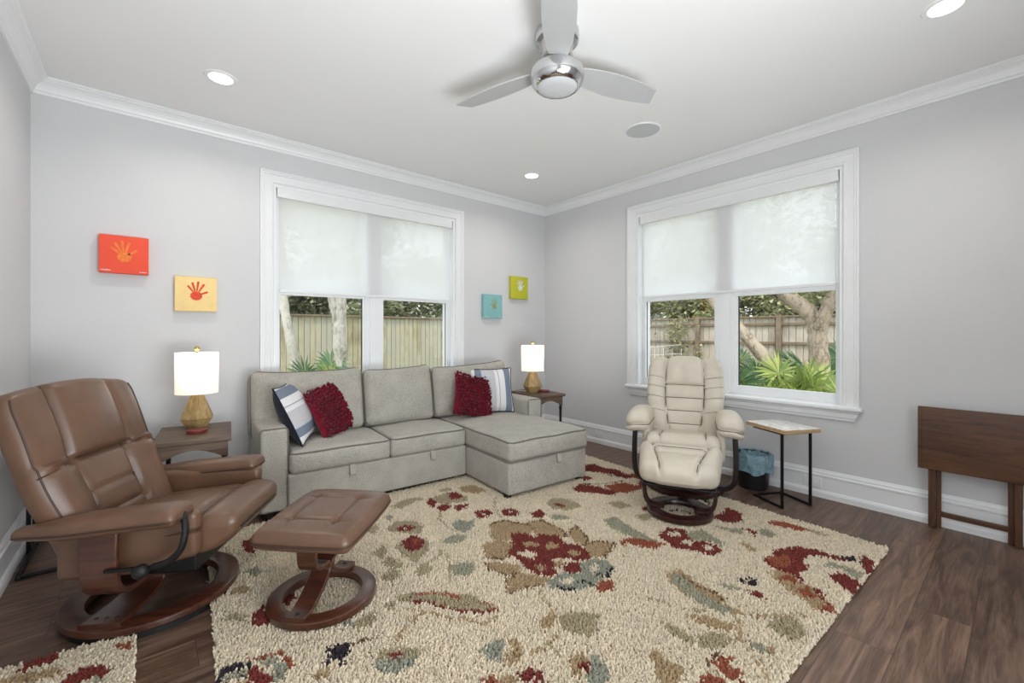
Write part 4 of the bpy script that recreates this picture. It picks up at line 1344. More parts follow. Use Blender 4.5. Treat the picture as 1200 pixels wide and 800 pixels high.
lo = build('bin_liner', lnr, 'liner'); lo.location = (-.165, -2.495, 0)
tag(lo, 'crinkled blue plastic bag lining the small black waste basket', 'trash bag')

ft = thing('folding_table', 'dark wooden folding tray table leaning folded against the right wall', 'folding table', (0, -3.675, 0))
mb = MB(); rbox(mb, (-.105, 0, .556), (.018, .472, .384), .003, 2)
pn = build('tabletop', mb, 'foldwood', ft)
mb = MB()
for y in (.218, -.218): box(mb, -.1146, -.1140, y - .0012, y + .0012, .366, .746)
for z in (.62,): box(mb, -.1145, -.1140, -.216, .216, z - .0008, z + .0008)
build('joint_line', mb, 'brownseam', pn, smooth=False)
for s in (-1, 1):
    mb = MB(); rbox(mb, (-.083, s * .176, .366), (.022, .030, .72), .004, 2); build('leg', mb, 'foldleg', ft)
    mb = MB(); rbox(mb, (-.056, s * .148, .350), (.022, .026, .70), .004, 2); build('leg', mb, 'foldleg', ft)
mb = MB(); rbox(mb, (-.056, 0, .088), (.014, .272, .032), .003, 2); build('stretcher', mb, 'foldwood', ft)
mb = MB()
for s in (-1, 1):
    k0 = MB(); tube(k0, [(-.098, s * .162, .42), (-.042, s * .162, .42)], .004, 8); mb.add(k0.v, k0.f)
build('pivot_pin', mb, 'black', ft)

# ------------------------------------------------------------------ handprint canvases
def ink(name, c): M[name] = plain(name, c, .8, var=.18, scale=60)
def hand(mb, cx, cz, s, rot, y, thumb=1, fingers=((-40, .040, .0100), (-18, .048, .0110), (3, .052, .0110), (25, .048, .0110)), th=(64, .038, .0110)):
    R = Matrix.Rotation(rot, 2)
    def P(x, z):
        v = R @ Vector((x * thumb, z)); return (cx + v.x * s, y, cz + v.y * s)
    n = 20
    pal = [P(.027 * math.cos(2 * PI * k / n) * (1 + .08 * math.sin(3 * k)), -.002 + .025 * math.sin(2 * PI * k / n)) for k in range(n)]
    mb.add(pal, [tuple(reversed(range(n)))])
    for (a, L, w) in list(fingers) + [th]:
        ar = RAD(a); d = Vector((math.sin(ar), math.cos(ar))); q = Vector((d.y, -d.x))
        st = d * (.024 if a != th[0] else .018)
        pts = []
        for k in range(9):
            f = k / 8; b = PI * f
            pts.append(st + d * (L - .006) + d * (w * .8 * math.sin(b)) + q * (w / 2 * math.cos(b)))
        pts += [st - q * w * .36, st + q * w * .36]
        c = [P(p.x, p.y) for p in pts]
        mb.add(c, [tuple(range(len(c)))])
def canvas(label, x, z, col, inkc, hs, rot, thumb, depth=.036, side=None, ix=0, iz=0, words=(), sz=.246):
    t = thing('canvas_print', label, 'canvas', (x, 0, z), 0, 'small square handprint canvases on the back wall')
    nm = 'canvas_%s' % label.split()[0]
    M[nm] = plain(nm, col, .85, var=.03, scale=20, bump=.1, bscale=500)
    mb = MB(); rbox(mb, (0, -.006 - depth / 2, 0), (sz, depth, sz), .002, 2); build('canvas', mb, nm, t)
    mb = MB(); hand(mb, ix, iz, hs, rot, -.0066 - depth, thumb); ink(nm + '_ink', inkc); build('handprint', mb, nm + '_ink', t, smooth=False)
    if words:
        mb = MB(); rng = random.Random(len(label))
        for (x0, x1, zz) in words:
            xx = x0
            while xx < x1:
                w = rng.uniform(.004, .008); h = rng.choice((.006, .006, .010))
                tube(mb, catmull([(xx, -.0068 - depth, zz), (xx + w * .3, -.0068 - depth, zz + h), (xx + w * .6, -.0068 - depth, zz + .001), (xx + w, -.0068 - depth, zz + .005)], 3), .0009, 4)
                xx += w + .0012
        build('lettering', mb, 'vinyl', t)
canvas('red canvas with an orange handprint, high above the brown recliner', -3.918, 1.719, (238, 88, 64), (238, 128, 62), 1.35, RAD(10), 1, .045, iz=-.012, words=((-.115, -.068, -.110), (.075, .112, -.112)))
canvas('yellow canvas with a red handprint, above the left table lamp', -3.533, 1.483, (244, 214, 150), (222, 78, 52), 1.3, RAD(-4), 1, .036, iz=-.01)
canvas('teal canvas with a gold handprint, left of the green canvas', -.848, 1.503, (132, 184, 186), (150, 150, 100), 1.1, 0, -1, .036, ix=.02, sz=.262, words=((-.115, -.06, -.120), (.08, .115, -.120)))
canvas('lime green canvas with a pale grey handprint, nearest the corner', -.455, 1.736, (190, 190, 54), (214, 222, 214), 1.25, 0, 1, .036, ix=.01, sz=.262)

# ------------------------------------------------------------------ ceiling: fan, speaker, downlights
fan = thing('ceiling_fan', 'three-bladed silver ceiling fan with a round frosted light', 'ceiling fan', (-2.185, -2.322, 2.75))
mb = MB(); lathe(mb, [(0, 0), (.112, 0), (.112, -.045), (.108, -.052), (.09, -.056)], 40); build('canopy', mb, 'chrome', fan)
mb = MB(); lathe(mb, [(.088, -.050), (.080, -.085), (.078, -.115), (.088, -.150), (.112, -.178), (.128, -.192), (.128, -.198)], 48); build('motor_housing', mb, 'nickel', fan)
mb = MB(); lathe(mb, [(.126, -.198), (.134, -.200), (.137, -.215), (.138, -.235), (.132, -.258), (.118, -.278), (.106, -.286), (.102, -.284), (.102, -.276), (0, -.276)], 48); build('light_ring', mb, 'chrome', fan)
mb = MB(); lathe(mb, [(.102, -.282), (.092, -.290), (.06, -.296), (0, -.298)], 40); build('light_lens', mb, 'fanlens', fan)
for az in (-15, 105, 225):
    mb = MB()
    L = [(.118, .048), (.16, .058), (.24, .072), (.34, .080), (.44, .078), (.54, .068), (.62, .054), (.655, .046)]
    up = [(r, w) for r, w in L]; dn = [(r - (.035 if i == len(L) - 1 else 0), -w * .95) for i, (r, w) in enumerate(L)]
    poly = list(dn) + list(reversed(up))
    Mb = Matrix.Rotation(RAD(az), 4, 'Z') @ Matrix.Translation((0, 0, -.185)) @ Matrix.Rotation(RAD(-11), 4, 'X')
    prism(mb, poly, -.004, .004, Mb)
    Mi = Matrix.Rotation(RAD(az), 4, 'Z') @ Matrix.Translation((0, 0, -.180)) @ Matrix.Rotation(RAD(-11), 4, 'X')
    bl = build('blade', mb, 'blade', fan, smooth=False)
    mb = MB(); rbox(mb, (.125, 0, .004), (.10, .07, .008), .003, 2, (1, 1, 1), None, Mi); build('blade_iron', mb, 'nickel', bl)
sp = thing('ceiling_speaker', 'round white speaker grille in the ceiling beside the fan', 'speaker', (-.905, -1.987, 2.75))
mb = MB(); lathe(mb, [(.122, -.001), (.122, -.006), (.128, -.008), (.136, -.006), (.139, 0)], 48); build('rim', mb, 'trim', sp)
mb = MB(); lathe(mb, [(0, -.0045), (.122, -.0035)], 48); build('grille', mb, 'grille', sp)
dls = [((-3.461, -.736), 'lit recessed downlight in the ceiling above the red and yellow canvases'), ((-.915, -.749), 'lit recessed downlight in the ceiling near the far corner'), ((-.91, -3.633), 'lit recessed downlight at the upper right edge of the ceiling'), ((-3.461, -3.633), 'lit recessed downlight added out of view near the camera for more light')]  # the last downlight is added out of view for extra light
for (x, y), lab in dls:
    t = thing('recessed_downlight', lab, 'ceiling light', (x, y, 2.75), 0, 'recessed ceiling downlights')
    mb = MB(); lathe(mb, [(.062, -.002), (.064, -.007), (.082, -.006), (.088, 0)], 40); build('trim_ring', mb, 'ceiling', t)
    mb = MB(); lathe(mb, [(0, -.0035), (.063, -.003)], 36); build('lens', mb, 'led', t)
    l = bpy.data.lights.new('downlight_glow', 'AREA'); l.shape, l.size, l.energy, l.color = 'DISK', .12, DOWNLIGHT_W, (1, .95, .88)
    l.spread = RAD(150)
    o = bpy.data.objects.new('downlight_glow', l); C.objects.link(o); o.parent = t; o.location = (0, 0, -.012)

# ------------------------------------------------------------------ rugs
PAL = {'cr': (222, 208, 184), 're': (120, 52, 47), 'ru': (150, 84, 62), 'ta': (172, 148, 114), 'ol': (168, 155, 126), 'sa': (158, 155, 134), 'te': (150, 152, 136), 'na': (50, 44, 52), 'br': (112, 86, 64)}
RUG = """ol 0 -2543,-1086 -2437,-1042 -2314,-1034 -2283,-1109 -2379,-1121 -2493,-1157
ol 0 -2202,-1113 -2089,-1106 -2024,-1262 -2078,-1343 -2247,-1262 -2246,-1171
ol 0 -2120,-1010 -2024,-1037 -2039,-1097 -2119,-1064
re 0 -2284,-1139 -2242,-1111 -2250,-1214 -2310,-1282 -2325,-1240
re 0 -2296,-1294 -2201,-1270 -2204,-1342 -2284,-1389 -2313,-1364
re 0 -2103,-1129 -2039,-1132 -2038,-1234 -2094,-1268 -2143,-1227
re 0 -2194,-1350 -2078,-1389 -2162,-1435 -2219,-1429
ta 0 -1964,-1070 -1848,-1092 -1848,-1275 -1959,-1250 -2009,-1156
te 0 -2359,-1581 -2290,-1554 -2256,-1619 -2207,-1611 -2285,-1703 -2354,-1735 -2382,-1667
re 0 -2146,-1518 -2101,-1528 -2056,-1553 -2057,-1625 -2124,-1643 -2179,-1622
cr 0 -2119,-1574 -2094,-1583 -2115,-1603 -2130,-1596
re 0 -1990,-1622 -1936,-1616 -1932,-1698 -1975,-1729 -2020,-1699
ol 0 -2702,-1386 -2608,-1324 -2512,-1379 -2503,-1496 -2571,-1574 -2656,-1480 -2690,-1430
re 0 -2644,-1419 -2579,-1408 -2551,-1479 -2596,-1509 -2650,-1468
cr 0 -2609,-1435 -2585,-1446 -2601,-1469 -2616,-1457
ol 0 -2743,-1614 -2683,-1585 -2576,-1674 -2617,-1776 -2745,-1844 -2752,-1788 -2764,-1690
re 0 -2698,-1592 -2614,-1560 -2584,-1658 -2642,-1736 -2705,-1739 -2718,-1673
ru 0 -2627,-1601 -2608,-1627 -2649,-1683 -2662,-1662
sa 0 -2637,-1237 -2582,-1192 -2591,-1250 -2634,-1289
ol 0 -2801,-1337 -2711,-1273 -2715,-1341 -2779,-1399
sa 0 -2536,-1748 -2481,-1713 -2418,-1724 -2356,-1765 -2414,-1811 -2500,-1798
ol 0 -2875,-1614 -2786,-1558 -2806,-1654 -2861,-1713
ol 0 -2877,-1734 -2818,-1697 -2801,-1798 -2818,-1863 -2872,-1802
ol 0 -2931,-1845 -2863,-1826 -2834,-1881 -2888,-1939 -2940,-1910
ol 0 -2780,-1911 -2711,-1890 -2694,-1952 -2763,-1986 -2792,-1962
sa 0 -2636,-2017 -2600,-1983 -2512,-2040 -2549,-2105 -2605,-2119 -2647,-2092
ol 0 -2588,-1809 -2565,-1811 -2575,-1848 -2605,-1859
ol 0.009 -2315,-1376 -2377,-1481 -2399,-1607 -2391,-1681
ol 0.008 -2578,-1846 -2656,-1886 -2743,-1895 -2812,-1821
ol 0.009 -2577,-1883 -2606,-1962 -2655,-2047 -2707,-2119
ol 0.007 -1882,-1413 -2011,-1576 -2060,-1696
ta 0 -2172,-1735 -2082,-1749 -1996,-1895 -2014,-1961 -2094,-2003 -2205,-1973 -2276,-1944 -2276,-1872
ta 0 -2371,-1913 -2277,-1933 -2220,-2001 -2275,-2088 -2374,-2111 -2433,-2045
ta 0 -1983,-1869 -1896,-1893 -1873,-1962 -1890,-2087 -1940,-2154 -2020,-2129 -2055,-1993
ta 0 -1861,-2112 -1785,-2096 -1817,-2194 -1862,-2261 -1943,-2292 -1941,-2215 -1917,-2153
ta 0 -1938,-2297 -1841,-2299 -1788,-2384 -1881,-2420 -1952,-2449 -2009,-2401
ta 0 -2471,-2096 -2416,-2110 -2349,-2216 -2379,-2269 -2471,-2222 -2488,-2162
ta 0 -2487,-2281 -2406,-2262 -2335,-2351 -2311,-2415 -2383,-2411 -2461,-2372 -2539,-2372 -2532,-2326
br 0.007 -2172,-1735 -2082,-1749 -1996,-1895 -2014,-1961
br 0.007 -1983,-1869 -1896,-1893 -1890,-2087 -1940,-2154
br 0.007 -1917,-2153 -1861,-2112 -1785,-2096 -1862,-2261 -1943,-2292
br 0.006 -1938,-2297 -1841,-2299 -1788,-2384 -1952,-2449
br 0.006 -2433,-2045 -2374,-2111 -2293,-2109
br 0.006 -2471,-2096 -2488,-2162 -2460,-2238 -2401,-2266
br 0.006 -2487,-2281 -2406,-2262
br 0.005 -2532,-2326 -2539,-2372 -2436,-2380 -2381,-2426
te 0 -2342,-2403 -2232,-2408 -2164,-2465 -2099,-2409 -2014,-2414 -1963,-2457 -1999,-2526 -2076,-2569 -2141,-2558 -2215,-2579 -2299,-2535 -2353,-2490 -2367,-2437
cr 0 -2308,-2446 -2242,-2451 -2216,-2494 -2286,-2492
cr 0 -2117,-2474 -2029,-2452 -2049,-2484 -2120,-2517
na 0.01 -2344,-2457 -2336,-2498 -2294,-2539
na 0.011 -2233,-2509 -2206,-2517 -2198,-2566
na 0.011 -2110,-2525 -2090,-2572 -2009,-2533
re 0 -2156,-1919 -2095,-1959 -2071,-2044 -2043,-2025 -1962,-2114 -1997,-2207 -1954,-2264 -1977,-2357 -2019,-2410 -2080,-2384 -2143,-2288 -2173,-2280 -2235,-2359 -2262,-2398 -2304,-2392 -2336,-2335 -2345,-2251 -2316,-2177 -2324,-2083 -2258,-2047
re 0 -2203,-2354 -2136,-2354 -2090,-2401 -2146,-2449 -2212,-2432
ru 0 -2200,-2578 -2136,-2569 -2094,-2612 -2150,-2654 -2224,-2624
ta 0 -2107,-2155 -2047,-2136 -2036,-2195 -2087,-2219 -2116,-2194
ta 0 -2170,-2043 -2126,-2060 -2118,-2126 -2155,-2133 -2194,-2081
cr 0 -2282,-2118 -2217,-2128 -2198,-2189 -2260,-2216 -2273,-2170
ta 0 -2072,-2277 -2014,-2289 -2019,-2340 -2076,-2336
ta 0 -2286,-2268 -2255,-2278 -2267,-2332 -2306,-2330
ta 0 -2192,-2298 -2132,-2315 -2161,-2341 -2225,-2367
re 0 -2001,-1635 -1919,-1629 -1908,-1722 -1976,-1750 -2033,-1702
cr 0 -1961,-1661 -1936,-1671 -1964,-1697 -1979,-1689
re 0 -1873,-1778 -1783,-1763 -1810,-1863 -1874,-1882 -1898,-1836
ol 0 -1680,-1719 -1571,-1686 -1504,-1774 -1523,-1910 -1647,-1905 -1712,-1837
re 0 -1654,-1756 -1608,-1773 -1614,-1857 -1644,-1843
sa 0 -1811,-1888 -1745,-1905 -1719,-2004 -1784,-1987 -1833,-1934
ol 0 -1349,-1981 -1248,-2036 -1264,-2142 -1345,-2117 -1362,-2045
sa 0 -1586,-2154 -1488,-2160 -1514,-2239 -1546,-2354 -1595,-2423 -1644,-2350 -1636,-2233
ol 0.005 -2426,-2455 -2450,-2497 -2468,-2507
re 0 -1325,-1649 -1206,-1619 -1152,-1709 -1116,-1907 -1196,-1939 -1277,-1812 -1347,-1713
ru 0 -1090,-1761 -917,-1817 -885,-1933 -746,-1868 -763,-1707 -653,-1748 -709,-1899 -916,-1993 -1083,-1975 -1133,-1893
re 0 -861,-1301 -696,-1352 -733,-1466 -685,-1589 -728,-1711 -736,-1804 -823,-1779 -814,-1639 -892,-1496 -949,-1395
cr 0 -1069,-1500 -958,-1518 -830,-1726 -887,-1796 -1053,-1748 -1171,-1604
re 0 -1083,-1512 -998,-1535 -1028,-1607 -1112,-1584
na 0.011 -875,-1562 -846,-1663 -792,-1757
na 0.01 -1193,-1608 -1077,-1737 -897,-1788
ol 0 -1360,-1985 -1254,-2021 -1250,-2130 -1359,-2122
sa 0 -1587,-2162 -1497,-2164 -1540,-2286 -1565,-2448 -1578,-2534 -1640,-2458 -1656,-2347 -1642,-2228
ru 0 -1765,-2400 -1703,-2381 -1645,-2411 -1604,-2512 -1576,-2570 -1681,-2560 -1714,-2488 -1722,-2424 -1786,-2450
re 0 -1511,-2493 -1381,-2474 -1330,-2543 -1353,-2602 -1435,-2654 -1370,-2708 -1397,-2820 -1503,-2805 -1521,-2716 -1578,-2625
cr 0 -1436,-2506 -1370,-2536 -1411,-2578 -1467,-2543
cr 0 -1487,-2610 -1429,-2624 -1471,-2681 -1499,-2635
cr 0 -1433,-2713 -1392,-2736 -1432,-2780 -1478,-2752
sa 0 -1354,-2575 -1241,-2618 -1305,-2763 -1369,-2800 -1352,-2700 -1418,-2645
re 0 -1028,-2572 -878,-2591 -794,-2563 -813,-2677 -921,-2721 -1024,-2692
re 0 -1233,-2195 -1175,-2210 -1216,-2258 -1272,-2243
ol 0 -1383,-2244 -1282,-2267 -1308,-2338 -1418,-2333
sa 0 -1131,-2630 -1110,-2702 -1055,-2775 -1130,-2789 -1151,-2694
sa 0 -838,-2059 -775,-2194 -771,-2353 -825,-2487 -573,-2323 -650,-2174
na 0.013 -1155,-2342 -1086,-2368 -1064,-2481
na 0.014 -697,-2338 -841,-2473 -972,-2496
ol 0 -1548,-1737 -1504,-1810 -1537,-1922 -1638,-1904
ru 0 -842,-2833 -761,-2844 -743,-2904 -743,-2987 -760,-3052 -815,-2995 -839,-2907
ol 0 -770,-3022 -734,-3052 -752,-3145 -786,-3085
re 0 -1040,-2768 -1007,-2788 -1028,-2853 -1092,-2849
sa 0 -1100,-2744 -1077,-2786 -1109,-2814 -1144,-2763
sa 0 -988,-2838 -934,-2861 -977,-2946 -1044,-2921 -1046,-2867
ta 0 -1239,-2838 -1209,-2854 -1257,-2929 -1291,-2919
re 0 -1324,-2988 -1253,-3013 -1195,-2990 -1049,-3053 -997,-3147 -1006,-3230 -953,-3300 -1042,-3276 -1063,-3199 -1105,-3129 -1179,-3127 -1256,-3177 -1336,-3156 -1412,-3194 -1412,-3151 -1392,-3078 -1373,-3030
ru 0 -1294,-2996 -1191,-3048 -1235,-3097 -1326,-3102 -1372,-3048
ta 0 -1452,-3058 -1387,-3082 -1377,-3152 -1434,-3190 -1423,-3254 -1498,-3293 -1532,-3349 -1626,-3304 -1577,-3252 -1546,-3177 -1498,-3108
ru 0 -1469,-3104 -1383,-3132 -1421,-3187 -1468,-3147
ru 0 -1512,-3193 -1442,-3224 -1516,-3279 -1544,-3243
re 0 -1432,-3246 -1413,-3262 -1494,-3297 -1528,-3352 -1545,-3338 -1489,-3276
ru 0 -1587,-3302 -1515,-3340 -1570,-3362 -1611,-3327
cr 0 -1189,-3136 -1107,-3153 -1011,-3285 -1013,-3349 -1069,-3380 -1202,-3371 -1371,-3363 -1515,-3363 -1494,-3297 -1421,-3269 -1393,-3210 -1344,-3164 -1242,-3173
sa 0 -1172,-3215 -1097,-3229 -1094,-3360 -1193,-3364 -1142,-3288
re 0 -1252,-3256 -1178,-3281 -1202,-3371 -1362,-3370 -1327,-3334 -1295,-3292
re 0 -937,-3313 -878,-3328 -925,-3374 -1030,-3383 -1098,-3370 -1018,-3345
na 0.009 -1004,-3240 -987,-3280 -990,-3303 -987,-3339 -994,-3381
na 0 -997,-3272 -938,-3286 -964,-3308 -1022,-3293
na 0 -1610,-2978 -1589,-2981 -1624,-3016 -1659,-3021
na 0 -1636,-3020 -1567,-3014 -1571,-3047 -1624,-3064 -1645,-3047
re 0 -1692,-3054 -1664,-3085 -1685,-3130 -1709,-3128 -1714,-3087
ta 0 -1844,-2736 -1768,-2752 -1774,-2814 -1803,-2862 -1816,-2937 -1827,-3008 -1869,-3033 -1872,-3088 -1885,-3119 -1930,-3054 -1949,-2966 -1929,-2858 -1897,-2783
sa 0 -1840,-2759 -1790,-2782 -1861,-2899 -1877,-2981 -1893,-3071 -1936,-3063 -1955,-2990 -1924,-2878 -1898,-2800
br 0.005 -1811,-2801 -1829,-2875 -1821,-2932 -1839,-3013
sa 0 -1747,-2935 -1701,-2974 -1702,-3032 -1748,-2994
ta 0 -2070,-2964 -2024,-2996 -1998,-3064 -1979,-3120 -2038,-3120 -2068,-3070 -2074,-3014
ol 0 -2189,-2917 -2173,-2943 -2180,-3048 -2205,-3074 -2227,-3021 -2219,-2956
ol 0 -2143,-3056 -2077,-3087 -2066,-3156 -2138,-3152 -2202,-3109 -2209,-3076
ta 0.009 -1932,-3107 -1925,-3119 -2011,-3155 -2056,-3164
ta 0.007 -2052,-3168 -2082,-3221 -2119,-3262 -2174,-3303 -2202,-3333
sa 0 -2047,-3184 -2018,-3219 -2018,-3264 -2050,-3269 -2068,-3232
ta 0 -2018,-3253 -1967,-3279 -2041,-3287 -2045,-3273
ol 0 -1880,-3203 -1794,-3210 -1743,-3253 -1770,-3295 -1821,-3326 -1905,-3303 -1902,-3246
ta 0.004 -1874,-3108 -1845,-3167 -1751,-3225 -1691,-3289
ol 0.005 -2090,-2794 -2062,-2856 -2029,-2949 -1982,-2996
ta 0 -2362,-2974 -2347,-2998 -2368,-3043 -2344,-3103 -2407,-3126 -2475,-3112 -2459,-3054
ru 0 -2235,-3155 -2188,-3168 -2174,-3191 -2235,-3195 -2208,-3227 -2240,-3256 -2260,-3249 -2278,-3197
ru 0 -2395,-3171 -2339,-3165 -2295,-3177 -2294,-3220 -2333,-3248 -2421,-3183
re 0 -2259,-3258 -2256,-3288 -2309,-3269
br 0.005 -2260,-3144 -2216,-3140 -2185,-3155
ol 0 -2487,-2621 -2408,-2642 -2376,-2689 -2336,-2728 -2397,-2746 -2426,-2792 -2508,-2762 -2526,-2708 -2521,-2654
ta 0 -2573,-2586 -2520,-2593 -2463,-2562 -2477,-2603 -2559,-2657 -2603,-2643
ta 0.007 -2421,-2454 -2450,-2504 -2463,-2562
te 0 -2839,-2564 -2786,-2551 -2742,-2583 -2793,-2623 -2838,-2663 -2850,-2634
ta 0 -2739,-2585 -2706,-2607 -2729,-2677 -2776,-2706 -2826,-2682 -2816,-2653 -2759,-2652
ta 0.007 -2741,-2682 -2697,-2709 -2614,-2712 -2574,-2696
re 0 -2814,-2746 -2759,-2743 -2753,-2798 -2766,-2826 -2799,-2810 -2822,-2774
ta 0 -2923,-2706 -2860,-2725 -2821,-2758 -2830,-2784 -2912,-2740
ta 0 -2644,-2817 -2577,-2815 -2563,-2846 -2645,-2888 -2674,-2906 -2674,-2872
te 0 -2559,-2849 -2537,-2873 -2563,-2940 -2608,-2962 -2651,-2951 -2658,-2912 -2600,-2890
re 0 -2635,-2852 -2596,-2852 -2591,-2879 -2620,-2900 -2632,-2877
ol 0.004 -2631,-2729 -2649,-2784
ol 0 -2933,-2047 -2863,-2084 -2793,-2151 -2736,-2213 -2685,-2256 -2657,-2366 -2664,-2428 -2738,-2379 -2805,-2296 -2838,-2228 -2907,-2141 -2963,-2095
re 0.008 -2917,-2133 -2864,-2170 -2838,-2228 -2795,-2304 -2735,-2374 -2664,-2428
ru 0.004 -2887,-2087 -2803,-2142 -2744,-2199 -2738,-2277
ru 0.004 -2664,-2428 -2658,-2378 -2686,-2328
ta 0.009 -2966,-2147 -2917,-2215 -2869,-2281 -2823,-2371 -2760,-2410
ta 0.009 -2781,-2418 -2759,-2461 -2696,-2458
ta 0.005 -2903,-2240 -2983,-2236
ta 0.005 -2945,-2255 -3030,-2279 -3070,-2323
ol 0 -3012,-2081 -2968,-2076 -2982,-2120 -3010,-2123
ol 0 -3143,-2101 -3059,-2082 -3073,-2147 -3115,-2173 -3173,-2148
te 0 -3194,-2071 -3159,-2076 -3158,-2125 -3197,-2116
br 0.006 -3203,-2233 -3159,-2238 -3117,-2251
ol 0 -3164,-2336 -3119,-2339 -3050,-2372 -3016,-2436 -3054,-2449 -3120,-2393 -3159,-2365
te 0 -3171,-2379 -3130,-2389 -3052,-2446 -3071,-2482 -3113,-2474 -3148,-2466 -3181,-2416
re 0 -3125,-2379 -3097,-2368 -3081,-2391 -3103,-2417 -3123,-2400
ta 0 -2927,-2707 -2876,-2716 -2831,-2728 -2868,-2773 -2927,-2732
na 0 -3310,-2195 -3258,-2187 -3200,-2223 -3231,-2274 -3277,-2300 -3275,-2259 -3327,-2274 -3284,-2229
ta 0 -3361,-2291 -3333,-2274 -3299,-2313 -3350,-2330 -3363,-2319
sa 0 -3437,-1390 -3379,-1355 -3359,-1455 -3405,-1466
ta 0 -3526,-1539 -3459,-1497 -3436,-1570 -3480,-1594
re 0 -3475,-1794 -3413,-1748 -3402,-1862 -3428,-1897 -3471,-1867
ol 0 -3567,-1738 -3517,-1722 -3471,-1790 -3505,-1811
re 0 -3353,-1750 -3302,-1709 -3292,-1786 -3342,-1823
sa 0 -3501,-2080 -3455,-2097 -3430,-2140 -3477,-2154
te 0 -3463,-2165 -3416,-2152 -3440,-2235 -3475,-2253
re 0 -3533,-2116 -3506,-2108 -3500,-2165 -3470,-2200 -3488,-2242 -3537,-2202
ru 0.004 -3518,-2066 -3485,-2082 -3428,-2102 -3408,-2169 -3428,-2205
cr 0 -3490,-2142 -3464,-2143 -3464,-2174 -3491,-2172
na 0 -3625,-2084 -3591,-2047 -3518,-2082 -3523,-2115 -3566,-2089 -3607,-2095 -3620,-2131
na 0.011 -3620,-2131 -3581,-2131 -3543,-2144
sa 0 -3612,-2096 -3567,-2098 -3529,-2120 -3542,-2139 -3591,-2128
ta 0 -3585,-2161 -3547,-2174 -3547,-2203 -3587,-2178
re 0 -3393,-1008 -3322,-1013 -3370,-1204 -3399,-1132
ru 0 -2967,-2690 -2890,-2683 -2890,-2754"""
MAT = """re 0 -4156,-1599 -4120,-1556 -4074,-1562 -4051,-1588 -4062,-1624 -4107,-1617 -4138,-1626
ta 0 -4188,-1631 -4133,-1631 -4040,-1685 -3996,-1734 -4061,-1714 -4122,-1708 -4181,-1669
re 0 -4033,-1794 -4014,-1754 -3976,-1733 -3923,-1759 -3897,-1811 -3919,-1828 -3970,-1814 -4002,-1825
ru 0 -3907,-1655 -3861,-1672 -3835,-1701 -3861,-1708
re 0 -3862,-1937 -3845,-1939 -3834,-1961
sa 0 -3960,-1811 -3908,-1855 -3927,-1872"""
def regions(txt):
    out = []
    for ln in txt.strip().split('\n'):
        p = ln.split()
        out.append((p[0], float(p[1]), np.array([[float(a) / 1000 for a in q.split(',')] for q in p[2:]])))
    return out
def paint(xy, regs, rng):
    cols = np.tile(np.array(lin(PAL['cr'])[:3]), (len(xy), 1))
    for c, w, P in regs:
        w = max(w, .013) if w else w
        lo, hi = P.min(0) - w - .01, P.max(0) + w + .01
        idx = np.where(((xy >= lo) & (xy <= hi)).all(1))[0]
        if not len(idx): continue
        q = xy[idx]
        if w > 0:
            best = np.full(len(q), 9.0)
            for a, b in zip(P[:-1], P[1:]):
                d = b - a
                t = np.clip(((q - a) @ d) / max(1e-9, d @ d), 0, 1)
                best = np.minimum(best, np.hypot(*(q - a - t[:, None] * d).T))
            ins = best < w / 2
        else:
            ins = np.zeros(len(q), bool)
            n = len(P)
            for i in range(n):
                a, b = P[i], P[(i + 1) % n]
                cond = (a[1] > q[:, 1]) != (b[1] > q[:, 1])
                xx = (b[0] - a[0]) * (q[:, 1] - a[1]) / ((b[1] - a[1]) or 1e-9) + a[0]
                ins ^= cond & (q[:, 0] < xx)
        cols[idx[ins]] = np.array(lin(PAL[c])[:3])
    return cols
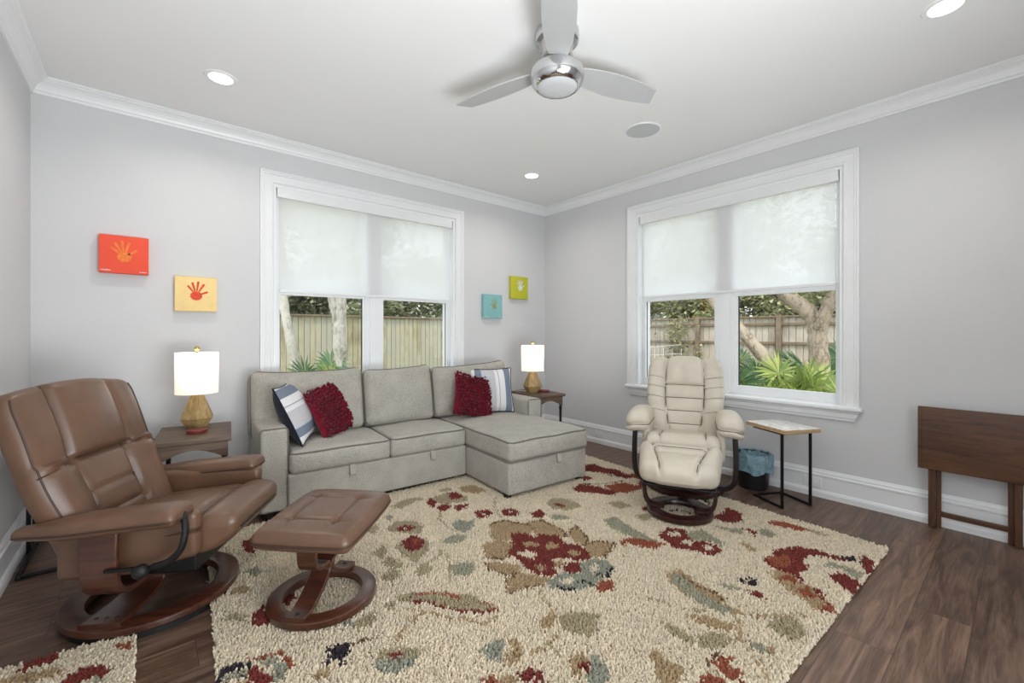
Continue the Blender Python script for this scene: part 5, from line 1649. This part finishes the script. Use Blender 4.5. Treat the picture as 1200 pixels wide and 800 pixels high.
def rug(name, label, quad, regs, step, h, seed, corner=0.0):
    rng = np.random.default_rng(seed)
    Q = np.array(quad, float)               # front-left, front-right, back-right, back-left
    lx, ly = np.linalg.norm(Q[1] - Q[0]), np.linalg.norm(Q[3] - Q[0])
    nx, ny = int(lx / step), int(ly / step)
    u, v = np.meshgrid((np.arange(nx) + .5) / nx, (np.arange(ny) + .5) / ny)
    u, v = u.ravel(), v.ravel()
    u = np.clip(u + rng.uniform(-.45, .45, u.size) / nx, 0, 1); v = np.clip(v + rng.uniform(-.45, .45, v.size) / ny, 0, 1)
    uv = lambda a, b: (Q[0] * ((1 - a) * (1 - b))[:, None] + Q[1] * (a * (1 - b))[:, None] + Q[2] * (a * b)[:, None] + Q[3] * ((1 - a) * b)[:, None])
    xy = uv(u, v)
    N = len(xy)
    col = paint(xy + rng.normal(0, .0045, xy.shape), regs, rng)
    col = col * rng.uniform(.80, 1.12, (N, 1))
    root = bpy.data.objects.new(name, None); C.objects.link(root); tag(root, label, 'rug')
    mb = MB()
    q = [tuple(p) for p in Q]
    c = Q.mean(0)
    mb.add([(p[0], p[1], .0) for p in q] + [(p[0], p[1], .009) for p in q], [(3, 2, 1, 0), (4, 5, 6, 7), (0, 1, 5, 4), (1, 2, 6, 5), (2, 3, 7, 6), (3, 0, 4, 7)])
    build('backing', mb, 'fencerail', root, smooth=False)
    # wool tufts: four-cornered tapering yarn ends
    r = step * .80
    ang = rng.uniform(0, 2 * PI, N)
    hh = h * rng.uniform(.72, 1.12, N)
    lean = rng.normal(0, .0055, (N, 2))
    V = np.zeros((N, 8, 3))
    for k in range(4):
        a = ang + k * PI / 2
        V[:, k, 0] = xy[:, 0] + r * np.cos(a); V[:, k, 1] = xy[:, 1] + r * np.sin(a); V[:, k, 2] = .006
        V[:, 4 + k, 0] = xy[:, 0] + lean[:, 0] + r * .52 * np.cos(a + .4); V[:, 4 + k, 1] = xy[:, 1] + lean[:, 1] + r * .52 * np.sin(a + .4); V[:, 4 + k, 2] = hh * (1 - .12 * (k % 2))
    F = []
    base = np.arange(N)[:, None] * 8
    quads = np.array([[0, 1, 5, 4], [1, 2, 6, 5], [2, 3, 7, 6], [3, 0, 4, 7], [4, 5, 6, 7]])
    F = (base[:, None, :] + quads[None]).reshape(-1, 4)
    me = bpy.data.meshes.new('pile')
    me.vertices.add(N * 8); me.vertices.foreach_set('co', V.ravel())
    me.loops.add(F.size); me.loops.foreach_set('vertex_index', F.ravel().astype(np.int32))
    me.polygons.add(len(F)); me.polygons.foreach_set('loop_start', (np.arange(len(F)) * 4).astype(np.int32))
    me.polygons.foreach_set('loop_total', np.full(len(F), 4, np.int32))
    me.update(calc_edges=True)
    at = me.color_attributes.new('col', 'FLOAT_COLOR', 'POINT')
    cc = np.ones((N, 8, 4)); cc[:, :, :3] = col[:, None, :]
    at.data.foreach_set('color', cc.ravel())
    me.materials.append(M['pile'])
    o = bpy.data.objects.new('pile', me); C.objects.link(o); o.parent = root; o['kind'] = 'stuff'
    return root
rug('area_rug', 'large cream shag rug with red, olive and teal flowers at the room centre', [(-3.70, -3.31), (-.672, -3.388), (-.525, -.90), (-3.535, -.79)], regions(RUG), .0086, .024, 1)
rug('floor_mat', 'small cream floral shag mat in front of the brown recliner base', [(-4.29, -2.60), (-3.835, -2.60), (-3.838, -1.60), (-4.27, -1.545)], regions(MAT), .0086, .024, 2)
